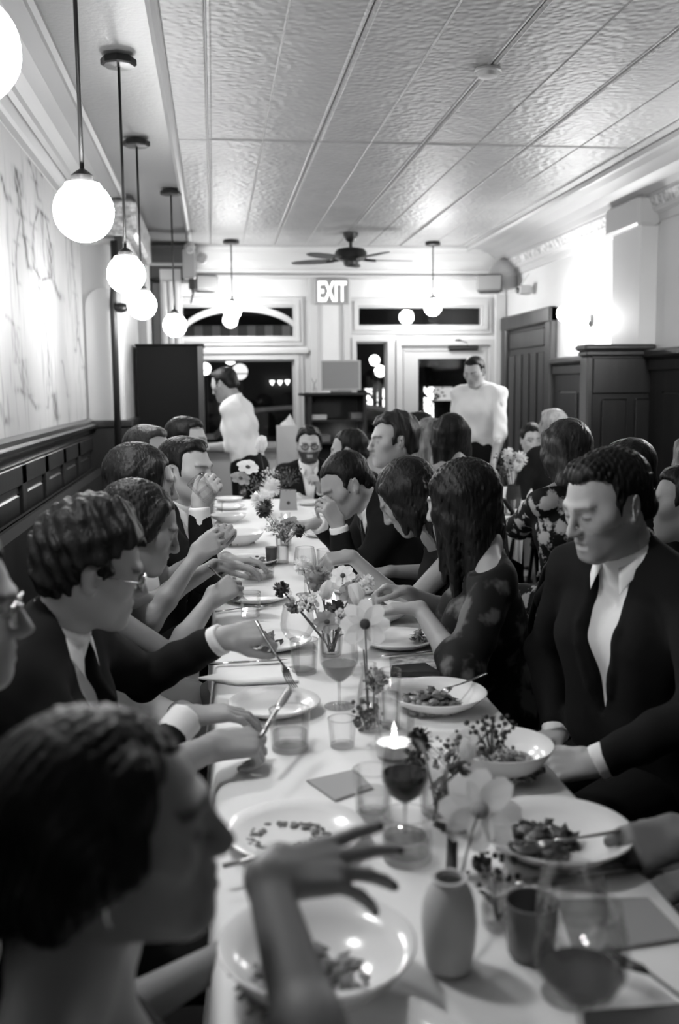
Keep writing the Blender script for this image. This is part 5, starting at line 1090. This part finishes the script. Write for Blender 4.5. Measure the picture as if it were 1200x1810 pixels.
tumbler(385, 915, .032, .085, 'tumbler beside the drinking man\'s elbow', .3)
# the glass the drinking man holds
q = P(376, 864, 3.50); o = tumbler(500, 900, .034, .085, 'tilted tumbler held to his mouth by the drinking man', .45); o.location = tuple(q + np.array([-.01, 0, -.03])); o.rotation_euler = (math.radians(8), math.radians(-38), 0)
# ---- candles
def votive(px, py, r, h, label, lit=True, m=None, wall=None):
    q = tp(px, py); o = thing('votive_candle', label, 'candle', q)
    put('cup', G().lathe([(r * .8, 0), (r * .86, .004), (r, h)] + ([(r - .003, h), (r * .84, .008)] if wall else []), 26, cap1=bool(wall)), wall or clear, o, smooth='auto')
    put('wax', G().lathe([(r * .82, .008), (r * .88, h * .38)], 22), wax, o)
    if lit: put('flame', G().lathe([(.0015, h * .38 + .006), (.0055, h * .38 + .012), (.0042, h * .38 + .019), (.0008, h * .38 + .027)], 10), flamem, o, smooth=True); put('wick', G().tube([(0, 0, h * .38), (0, 0, h * .38 + .01)], .0012, 5), black, o)
    return o
darkglass = mat('smoked_glass_cup', .05, .15); greyglass = mat('grey_glass_cup', .14, .25)
votive(697, 1340, .042, .085, 'bright lit votive candle in a clear cup behind the red wine glass')
votive(480, 998, .026, .075, 'dark smoked candle cup left of the far tumblers', True, None, darkglass)
votive(938, 1688, .036, .075, 'grey votive cup behind the big near wine glass', False, None, greyglass)
votive(590, 1075, .03, .06, 'lit votive candle among the flowers in mid table', True)
votive(505, 926, .028, .06, 'lit votive candle beyond the mid table flowers', True)
votive(452, 884, .028, .06, 'lit votive candle at the far end of the table', True)
# ---- cards, napkins, small flat things
def slab(pts, th, m, name, label, cat, z=Z):
    q = np.array([T(x, y, z) for x, y in pts]); c = q.mean(0); o = thing(name, label, cat, (c[0], c[1], z)); v = [tuple(p - c) for p in q]; n_ = len(v)
    put('leaf', G().add(v + [(x, y, zz + th) for x, y, zz in v], [tuple(range(n_ - 1, -1, -1)), tuple(range(n_, 2 * n_))] + [(i, (i + 1) % n_, n_ + (i + 1) % n_, n_ + i) for i in range(n_)]), m, o)
    e = [(x * .97, y * .97, zz + th) for x, y, zz in v]; put('cover', G().add(e + [(x, y, zz + .001) for x, y, zz in e], [tuple(range(n_ - 1, -1, -1)), tuple(range(n_, 2 * n_))] + [(i, (i + 1) % n_, n_ + (i + 1) % n_, n_ + i) for i in range(n_)]), m, o); return o
slab([(541, 1381), (628, 1361), (660, 1394), (592, 1417)], .002, greycloth, 'menu_card', 'grey menu card lying left of the red wine glass', 'card')
slab([(985, 1592), (1145, 1588), (1215, 1660), (1015, 1692)], .002, mat('grey_napkin', .30, .85), 'napkin', 'grey folded napkin at the near right table edge', 'napkin')
slab([(688, 1163), (806, 1158), (816, 1180), (690, 1192)], .002, mat('patterned_card', .4, .7, noise=(40, .12, .6)), 'menu_card', 'speckled card lying beyond the black phone case', 'card')
slab([(690, 1196), (693, 1184), (752, 1179), (780, 1196)], .012, black, 'phone_case', 'black phone case at the far rim of the grains plate', 'phone case')
slab([(1030, 1800), (1215, 1786), (1230, 1830), (1035, 1840)], .009, black, 'phone', 'black phone cut by the bottom right picture edge', 'phone')
slab([(350, 1200), (440, 1182), (520, 1184), (528, 1206), (420, 1212)], .004, linen, 'napkin', 'white folded napkin on the left table edge under the knife', 'napkin')
q = T(510, 902, Z); o = thing('place_card', 'grey standing card with a dark spot before the far flowers', 'card', (q[0], q[1], Z)); put('front', G().add([(-.055, 0, 0), (.055, 0, 0), (.05, .02, .125), (-.045, .02, .13), (-.055, .003, 0), (.055, .003, 0), (.05, .023, .125), (-.045, .023, .13)], [(0, 1, 2, 3), (7, 6, 5, 4), (0, 4, 5, 1), (1, 5, 6, 2), (2, 6, 7, 3), (3, 7, 4, 0)]), greycloth, o); put('back', G().add([(-.055, .06, 0), (.055, .06, 0), (.05, .023, .125), (-.045, .023, .13)], [(0, 1, 2, 3)]), greycloth, o); put('spot', G().lathe([(.011, 0), (.011, .001)], 12).xf(Matrix.Translation((0, .0065, .045)) @ Matrix.Rotation(pi / 2 - .16, 4, 'X')), petaldark, o)
def crumple(px, py, w_, d_, h_, label, seed, m=linen):
    rr = np.random.RandomState(seed); q = tp(px, py); o = thing('napkin', label, 'napkin', q); n_ = 15; rows = []
    ph = rr.uniform(0, 6, 6)
    for i in range(n_):
        r = []
        for j in range(n_):
            x, y = (i / (n_ - 1) - .5), (j / (n_ - 1) - .5); e = max(0, 1 - 4 * max(x * x, y * y)) ** .6
            r.append((x * w_ * (1 + .08 * math.sin(9 * y + ph[0])), y * d_ * (1 + .08 * math.sin(8 * x + ph[1])), .004 + h_ * e * (.5 + .3 * math.sin(11 * x + 5 * y + ph[2]) + .25 * math.sin(13 * y - 6 * x + ph[3]))))
        rows.append(r)
    put('cloth', G().sheet(rows, .003), m, o, smooth=True); put('hem', G().tube([rows[0][k] for k in range(n_)], .0022, 5), m, o)
crumple(638, 1012, .13, .22, .06, 'crumpled white napkin at the right table edge by the bowed woman', 1); crumple(575, 910, .14, .2, .045, 'crumpled white napkin before the leaning man', 2); crumple(600, 965, .12, .16, .045, 'crumpled white napkin under the leaning man\'s lapel', 4)
# ---- vases and flowers
ceramic = mat('grey_ceramic', .36, .45, noise=(6, .54, .62))
def vase(px, py, prof, label, m=ceramic, wat=0, name='vase'):
    q = tp(px, py); o = thing(name, label, 'vase', q); b = prof + ([(x - .003, z) for x, z in reversed(prof[1:])] if m is ceramic else [])
    put('body', G().lathe(b, 26, cap1=(m is ceramic)), m, o, smooth='auto'); put('lip', G().lathe([(prof[-1][0], prof[-1][1] - .001), (prof[-1][0] + .0015, prof[-1][1] + .001), (prof[-1][0] - .003, prof[-1][1] + .001)], 26, cap0=False, cap1=False), m, o)
    if wat: put('water', G().lathe([(prof[1][0] - .004, .008), (np.interp(wat, [z for x, z in prof], [x for x, z in prof]) - .004, wat)], 22), water, o, smooth='auto')
    return np.array(q)
def petal(L_, wd_, cup, curl=0.0):
    rows = []
    for i in range(6):
        a = i / 5; w2 = wd_ * math.sin(pi * (.12 + .80 * a)) ** .7 * .5; z = cup * a * a * L_ - curl * a ** 4 * L_
        rows.append([(L_ * a, -w2, z + .22 * w2), (L_ * a, -w2 * .5, z - .04 * w2), (L_ * a, 0, z + .03 * w2), (L_ * a, w2 * .5, z - .04 * w2), (L_ * a, w2, z + .22 * w2)])
    return G().sheet(rows, 0)
def aim(c, n):
    z = Vector(nrm(n)); q = z.to_track_quat('Z', 'Y'); return Matrix.Translation(Vector(c)) @ q.to_matrix().to_4x4()
def flower(base, head, face, label, kind='cosmos', R=.04, pm=petalwhite, cm=petaldark, npet=8, bend=(0, 0, .03), leaves=0, group=None, seed=1):
    base, head = np.array(base, float), np.array(head, float); o = thing('flower', label, 'flower', base, 0, group); rr = random.Random(seed)
    h = head - base; mid = h * .55 + np.array(bend); pts = [(0, 0, 0)] + [tuple((1 - s_) ** 2 * np.zeros(3) + 2 * s_ * (1 - s_) * mid + s_ * s_ * h) for s_ in (.25, .5, .75, 1)]
    put('stem', G().tube(pts, .0019, 6), stemm, o, smooth=True); M = aim(h, face)
    if kind == 'cosmos':
        for k in range(npet):
            g = petal(R, R * 2.7 / npet * 2.3, .12 + rr.uniform(-.10, .10), rr.uniform(0, .25)); put('petal', g.xf(M @ Matrix.Rotation(2 * pi * k / npet, 4, 'Z') @ Matrix.Translation((R * .10, 0, .002 * (k % 2)))), pm, o, smooth=True)
        put('centre', G().ball((0, 0, .002), R * .24, 10, (1, 1, .6)).xf(M), cm, o, smooth=True)
    elif kind == 'tulip':
        for k in range(6): put('petal', petal(R * 1.3, R * 1.1, .9, -.2).xf(M @ Matrix.Rotation(2 * pi * k / 6, 4, 'Z') @ Matrix.Rotation(-.5, 4, 'Y')), pm, o, smooth=True)
    elif kind == 'pompom':
        g = G()
        for k in range(90):
            a, b = rr.uniform(0, 6.28), math.acos(rr.uniform(-1, 1)); d = np.array([math.sin(b) * math.cos(a), math.sin(b) * math.sin(a), math.cos(b)]); x = np.cross(d, [.3, .5, .8]); x = nrm(x) * R * .22
            g.add([d * R * .35 - x * .5, d * R * .35 + x * .5, d * R * rr.uniform(.85, 1.05) + x * .7, d * R * rr.uniform(.85, 1.05) - x * .7], [(0, 1, 2, 3)])
        f_ = put('florets', g.xf(M), pm, o); f_['kind'] = 'stuff'; put('heart', G().ball((0, 0, 0), R * .6, 10).xf(M), pm, o, smooth=True)
    elif kind == 'spray':
        g = G()
        for k in range(26):
            a, r, z = rr.uniform(0, 6.28), rr.uniform(.2, 1) * R, rr.uniform(-.8, .5) * R; e = np.array([r * math.cos(a), r * math.sin(a), z]); g.tube([(0, 0, -R), tuple(e * .6 + (0, 0, -.2 * R)), tuple(e)], .0009, 4)
        put('twigs', g, stemm, o).location = tuple(h)
        g = G()
        for k in range(46):
            a, r, z = rr.uniform(0, 6.28), rr.uniform(.2, 1) * R, rr.uniform(-.8, .6) * R; s_ = rr.uniform(.003, .006); g.ball((r * math.cos(a), r * math.sin(a), z), s_, 5)
        f_ = put('buds', g, pm, o); f_.location = tuple(h); f_['kind'] = 'stuff'
    for k in range(leaves):
        s_ = .25 + .5 * k / max(1, leaves); c = h * s_; a = rr.uniform(0, 6.28); put('leaf', petal(rr.uniform(.03, .05), .014, .3, .3).xf(Matrix.Translation(Vector(c)) @ Matrix.Rotation(a, 4, 'Z') @ Matrix.Rotation(-.5, 4, 'Y')), leafdark, o, smooth=True)
    return o
# near grey bud vase with its big pale cosmos and dark sprig
v0 = vase(793, 1712, [(.022, 0), (.030, .004), (.034, .03), (.036, .065), (.034, .09), (.028, .108), (.021, .118), (.022, .123)], 'smooth grey ceramic bud vase in the foreground beside the salad bowl', ceramic)
flower(v0 + (0, 0, .03), P(848, 1432, 1.42), (P(700, 1200, 0.4) - P(848, 1432, 1.42)) * .5 + UP * .12, 'big pale blurred cosmos flower over the near right plate', 'cosmos', .058, petalwhite, mat('dim_centre', .36, .7), 8, (0, .01, .03), 0)
sp_ = thing('dark_sprig', 'dark woody sprig and leaves standing in the grey bud vase', 'foliage', v0 + (0, 0, .03))
b0 = v0 + (0, 0, .03)
put('stem', G().tube([(0, 0, 0), P(797, 1570, 1.40) - b0, P(800, 1470, 1.42) - b0], [.007, .009, .008], 8), petaldark, sp_, smooth=True); put('twig', G().tube([P(800, 1470, 1.42) - b0, P(768, 1455, 1.42) - b0], .006, 6), petaldark, sp_)
for k, (px, py) in enumerate(((772, 1462), (785, 1470), (820, 1476), (808, 1458), (835, 1482))): put('leaf', petal(.03, .018, .2, .2).xf(Matrix.Translation(Vector(P(800, 1470, 1.42) - b0)) @ Matrix.Rotation(k * 1.3, 4, 'Z') @ Matrix.Rotation(-.3, 4, 'Y')), petaldark, sp_, smooth=True)
# clear tall vase with the white dark-centred cosmos
v1 = vase(652, 1292, [(.020, 0), (.026, .004), (.028, .05), (.022, .10), (.014, .13), (.017, .15)], 'clear bottle vase holding the white cosmos with the dark centre', clear, .07)
flower(v1 + (0, 0, .01), P(645, 1103, 2.2), (CAM - P(645, 1103, 2.2)) * 1.0 + np.array([-.1, 0, -.15]), 'white cosmos with a dark round centre in mid table', 'cosmos', .052, petalwhite, petaldark, 8, (0, 0, .02), 0)
flower(v1 + (0, 0, .01), P(636, 1070, 2.4), UP + LF * .3, 'slim white tulip like bloom just behind the dark centred cosmos', 'tulip', .03, petalwhite, seed=3)
flower(v1 + (.01, 0, .01), P(662, 1200, 2.05), UP, 'thin seed spray beside the clear bottle vase', 'spray', .03, petalgrey, seed=4)
flower(v1 + (-.01, 0, .01), P(648, 1262, 1.98), UP + LF, 'dark berry sprig hanging by the clear bottle vase', 'spray', .035, petaldark, seed=5)
# mid cluster
v2 = vase(585, 1160, [(.026, 0), (.030, .005), (.034, .05), (.03, .09), (.026, .11), (.028, .12)], 'clear round vase of mixed flowers in mid table', clear, .06)
mids = [((592, 1082, 2.55), .036, petaldark, 'pompom', 'dark fringed bloom in the mid table vase'), ((497, 1042, 2.6), .024, petaldark, 'pompom', 'dark pompom flower leaning far left from the mid vase'), ((560, 1022, 2.75), .040, petalgrey, 'pompom', 'soft grey bloom at the back of the mid vase'), ((535, 1000, 2.9), .03, petalwhite, 'pompom', 'pale fluffy bloom beyond the mid vase'),
        ((573, 1055, 2.6), .030, petalwhite, 'tulip', 'closed white bloom in front of the grey one'), ((622, 1050, 2.7), .034, petalgrey, 'cosmos', 'mid grey open flower right in the mid vase'), ((606, 1018, 2.85), .034, petalwhite, 'cosmos', 'pale open flower at the top of the mid vase'), ((545, 1062, 2.5), .03, petalwhite, 'spray', 'pale bud spray at the left of the mid vase'), ((632, 1080, 2.5), .028, petalgrey, 'spray', 'grey bud spray at the right of the mid vase')]
for k, ((px, py, Y), R0, pm, kd, lb) in enumerate(mids): flower(v2 + (.006 * math.cos(k), .006 * math.sin(k), .012), P(px, py, Y), UP + (CAM - P(px, py, Y)) * .5 + np.array([R_.uniform(-.4, .4), 0, 0]), lb, kd, R0, pm, petaldark, 7, (R_.uniform(-.02, .02), 0, .02), 1 if k % 3 == 0 else 0, None, k + 10)
for k, ((px, py, Y), R0, pm, kd, lb) in enumerate([((648, 1030, 2.8), .026, petalwhite, 'pompom', 'small white puff right of the mid vase'), ((578, 1100, 2.45), .032, petalgrey, 'cosmos', 'low grey open flower in front of the mid vase'), ((520, 1070, 2.55), .022, leafmid, 'spray', 'green spray left low in the mid vase'), ((610, 1090, 2.4), .026, petalwhite, 'spray', 'white bud spray in front of the dark fringed bloom')]): flower(v2 + (.008 * math.cos(k + 3), .008 * math.sin(k + 3), .012), P(px, py, Y), UP + (CAM - P(px, py, Y)) * .5, lb, kd, R0, pm, petaldark, 8, (0, 0, .02), 0, None, k + 120)
# sprigs around the candle and in front of the pasta
v3 = vase(770, 1440, [(.022, 0), (.026, .004), (.03, .04), (.022, .08), (.013, .10), (.015, .115)], 'small clear bud vase of sprigs behind the pale cosmos', clear, .05)
for k, (px, py, Y, R0, pm, kd, lb) in enumerate(((742, 1308, 1.82, .028, petaldark, 'pompom', 'small dark bloom right of the candle'), (868, 1290, 1.76, .05, petaldark, 'spray', 'dark seed sprig crossing the pasta bowl'), (800, 1330, 1.74, .045, leafmid, 'spray', 'pale feathery sprig left of the pasta bowl'), (735, 1338, 1.80, .022, petaldark, 'spray', 'tiny dark sprig over the candle rim'), (822, 1345, 1.7, .024, petalwhite, 'tulip', 'small white bud before the pasta bowl'))):
    flower(v3 + (.003 * k, 0, .01), P(px, py, Y), UP + RT * .2, lb, kd, R0, pm, petaldark, 7, (0, 0, .03), 1, None, k + 30)
lp = thing('curled_stem', 'dark looping flower stem over the small bud vase', 'foliage', v3); put('loop', G().tube([np.array([0, 0, .02]), P(778, 1400, 1.68) - v3, P(790, 1362, 1.68) - v3, P(812, 1350, 1.68) - v3, P(820, 1372, 1.68) - v3, P(800, 1402, 1.68) - v3], .005, 8), petaldark, lp, smooth=True); put('leaf', petal(.05, .014, .2).xf(Matrix.Translation(Vector(P(778, 1400, 1.68) - v3)) @ Matrix.Rotation(2.2, 4, 'Y')), leafdark, lp, smooth=True)
# right foreground: white fallen bloom by the grey votive
v4 = vase(880, 1640, [(.018, 0), (.022, .004), (.024, .03), (.016, .055), (.011, .07), (.013, .08)], 'tiny clear vase of dark leaves left of the grey votive cup', clear, .03)
flower(v4 + (0, 0, .01), P(930, 1590, 1.36), UP * .5 + TO, 'white ruffled bloom above the grey votive cup', 'tulip', .034, petalwhite, seed=41)
flower(v4 + (0, 0, .01), P(868, 1545, 1.40), UP, 'dark leafy sprig under the near right plate', 'spray', .04, leafdark, seed=42, leaves=3); flower(v4 + (0, .004, .01), P(848, 1525, 1.42), UP, 'dark seed head below the pale cosmos', 'pompom', .014, petaldark, seed=43)
flower(v3 + (0, 0, .01), P(728, 1592, 1.45), UP, 'dark leafy scraps beside the salad bowl', 'spray', .022, leafdark, seed=44, bend=(0, 0, -.02))
# far clusters
v5 = vase(505, 965, [(.024, 0), (.028, .004), (.03, .05), (.024, .08), (.026, .09)], 'far clear vase of dark leaves and pale blooms', clear, .04)
v6 = vase(470, 908, [(.026, 0), (.03, .004), (.034, .06), (.03, .1), (.032, .11)], 'far round vase at the table end holding tall white blooms', clear, .05)
far = [(v5, 468, 900, 4.3, .045, leafdark, 'pompom', 'dark leaf clump in the far vase'), (v5, 530, 938, 3.9, .03, petaldark, 'pompom', 'dark round bloom right in the far vase'), (v5, 500, 935, 3.95, .05, leafmid, 'spray', 'green bud spray in the far vase'), (v5, 512, 925, 4.0, .035, petalgrey, 'cosmos', 'grey open bloom in the far vase'), (v5, 485, 925, 4.0, .04, petalwhite, 'spray', 'pale spray low in the far vase'),
       (v6, 462, 884, 5.0, .06, petalwhite, 'pompom', 'big white bloom before the standing card'), (v6, 438, 826, 5.2, .055, petalwhite, 'cosmos', 'tall white open bloom before the waiter\'s apron'), (v6, 460, 798, 5.3, .05, petalwhite, 'tulip', 'topmost white bloom of the far vase'), (v6, 425, 846, 5.2, .05, petalgrey, 'cosmos', 'grey open bloom left in the table end vase'), (v6, 455, 850, 5.3, .07, leafmid, 'spray', 'leafy spray in the table end vase'), (v6, 490, 848, 5.4, .08, leafmid, 'spray', 'wide leafy spray right in the table end vase'), (v6, 478, 836, 5.4, .05, petalwhite, 'spray', 'white bud spray in the table end vase'), (v6, 512, 838, 5.5, .07, leafdark, 'spray', 'dark airy spray before the bearded man'), (v6, 478, 862, 5.2, .06, petalwhite, 'pompom', 'low white bloom in the table end vase')]
for k, (vv, px, py, Y, R0, pm, kd, lb) in enumerate(far): flower(vv + (.006 * math.cos(k), .006 * math.sin(k), .012), P(px, py, Y), UP + TO * .8 + np.array([R_.uniform(-.3, .3), 0, 0]), lb, kd, R0, pm, petaldark, 7, (R_.uniform(-.02, .02), 0, .02), 0, None, k + 60)
# ================================================================== second table, chairs, bench
c2 = np.array([2.0, 6.15]); t = thing('dining_table', 'second cloth covered table behind the floral dresses on the right', 'table', (c2[0], c2[1], 0)); put('tabletop', G().bbox(-.36, -1.05, .71, .36, 1.05, .746, .01), darkwood, t)
for sy in (-.8, .8): put('pedestal', G().tube([(0, sy, .03), (0, sy, .71)], .04, 10), black, t); put('foot', G().lathe([(.24, 0), (.24, .015), (.05, .04)], 18, (0, sy, 0)), black, t)
rows = [[(c2[0] - .38, y, .55), (c2[0] - .372, y, .74), (c2[0] - .36, y, .7505), (c2[0] + .36, y, .7505), (c2[0] + .372, y, .74), (c2[0] + .38, y, .55)] for y in np.linspace(c2[1] - 1.06, c2[1] + 1.06, 12)]; o = put('tablecloth', G().sheet(rows), linen); tag(o, 'white linen on the second table at the right', 'tablecloth')
def v2ase(px, py, Y, r, h, label):
    q = P(px, py, Y); o = thing('vase', label, 'vase', (q[0], q[1], .752)); put('body', G().lathe([(r * .8, 0), (r, h * .5), (r * .8, h), (r * .75, h), (r * .9, h * .5)], 18), darkglass, o, smooth='auto'); put('neck_ring', G().lathe([(r * .82, h - .004), (r * .82, h + .004)], 18, cap0=False, cap1=False), darkglass, o); return np.array([q[0], q[1], .755])
v7 = v2ase(908, 860, 5.9, .05, .14, 'dark vase of white blooms on the second table')
for k, (px, py, R0, pm, kd, lb) in enumerate(((898, 803, .045, petalwhite, 'pompom', 'white bloom top left on the second table'), (902, 820, .04, petalwhite, 'cosmos', 'white bloom in the middle of the second table'), (918, 812, .055, petalwhite, 'pompom', 'big white bloom top right on the second table'), (912, 832, .05, petalwhite, 'tulip', 'white bloom low on the second table'), (895, 815, .08, leafdark, 'spray', 'dark foliage of the second table'), (888, 832, .05, leafmid, 'spray', 'pale foliage of the second table'))):
    flower(v7 + (.01 * math.cos(k), .01 * math.sin(k), .02), P(px, py, 5.9), UP + TO, lb, kd, R0, pm, petaldark, 8, (0, 0, .02), 0, None, k + 90)
for k, (px, py) in enumerate(((886, 872), (902, 868))):
    q = P(px, py, 5.6); o = thing('tumbler', 'tumbler on the second table, %s of two' % ('left' if k == 0 else 'right'), 'glass', (q[0], 5.6, .752), 0, 'tumblers on the second table'); put('glass_wall', G().lathe([(.028, 0), (.034, .09), (.032, .09), (.026, .006)], 18), clear, o, smooth='auto'); put('drink', G().lathe([(.026, .007), (.029, .04)], 16), water, o)
def chair(loc, rz, label, group=None):
    o = thing('bistro_chair', label, 'chair', loc, rz, group)      # faces +x
    put('seat', G().lathe([(.19, .44), (.205, .45), (.205, .465), (.19, .475), (.05, .47)], 24), leatherblack, o, smooth='auto'); put('seat_ring', G().lathe([(.20, .42), (.21, .425), (.21, .44), (.2, .445)], 24, cap0=False, cap1=False), black, o)
    for sx, sy in ((.14, .13), (.14, -.13), (-.14, .13), (-.14, -.13)): put('leg', G().tube([(sx * 1.25, sy * 1.25, 0), (sx, sy, .43)], .013, 8), black, o, smooth=True)
    arc = [(-.17, -.17, .44), (-.22, -.19, .66), (-.25, -.15, .82), (-.265, -.08, .89), (-.27, 0, .91), (-.265, .08, .89), (-.25, .15, .82), (-.22, .19, .66), (-.17, .17, .44)]
    put('back_hoop', G().tube(arc, .013, 8), black, o, smooth=True); put('inner_hoop', G().tube([(x * .99 + .0, y * .6, .46 + (z - .44) * .82) for x, y, z in arc], .010, 8), black, o, smooth=True)
    return o
def pv(k): p = INFO[k]['Pv']; f = INFO[k]['f']; a = math.atan2(f[1], f[0]); return (p[0], p[1], 0), a
sd = {'R0': 'bistro chair under the guest with the watch', 'R1': 'bistro chair under the smiling man', 'R2': 'hoop backed bistro chair behind the long haired floral dress', 'R3': 'bistro chair under the bowed woman in black', 'R4': 'bistro chair under the leaning man', 'R5': 'bistro chair under the wavy haired man', 'R6': 'bistro chair behind the leaning man, under the cropped guest', 'E': 'bistro chair under the bearded man',
      'F': 'hoop backed bistro chair behind the bold floral dress', 'Gw': 'bistro chair under the pale woman', 'M': 'bistro chair under the grey haired guest', 'H1': 'bistro chair under the dark haired man by the long haired women', 'H2': 'bistro chair under the light haired woman', 'H3': 'bistro chair under the woman with long dark hair', 'B1': 'bistro chair behind the smiling man', 'B2': 'bistro chair at the right picture edge', 'B3': 'bistro chair of the fair haired guest'}
proto = None
for k, lb in sd.items():
    loc, a = pv(k)
    if proto is None: proto = chair(loc, a, lb, 'bistro chairs')
    else: dup(proto, loc, a, lb)
bn = thing('banquette', 'long dark upholstered bench along the left wall', 'bench', (XL + .30, 3.4, 0)); 
put('plinth', G().box(-.22, -4.3, 0, .2, 4.3, .38), darkwood, bn); put('back_rest', G().bbox(-.25, -4.3, .38, -.14, 4.3, .92, .03), benchcloth, bn)
for k in range(8): put('seat_pad', G().bbox(-.22, -4.3 + k * 1.075, .38, .26, -4.3 + (k + 1) * 1.075 - .006, .46, .025), benchcloth, bn)
# wristwatch on the gripping hand at the near right
A0 = INFO['R0']['A']['l']; o0 = INFO['R0']['root']; W_ = A0['W'] - A0['dir'] * .012; q = W_ - np.array(o0.location)
put('watch_strap', G().lathe([(.031, -.008), (.033, 0), (.031, .008)], 22, cap0=False, cap1=False).xf(aim(q, A0['dir'])), steel, o0, smooth=True); put('watch_case', G().lathe([(.017, 0), (.017, .007), (.014, .009)], 20).xf(aim(q + nrm(UP + TO * .8) * .031, UP + TO * .8)), steel, o0)
# earring of the near woman
I1 = INFO['L1']; q = I1['L'](-.004, -.083, -.036) - np.array(I1['root'].location); put('earring', G().tube([q, q + (0, 0, -.012), q + (.004, 0, -.02)], .003, 8), steel, I1['root'])
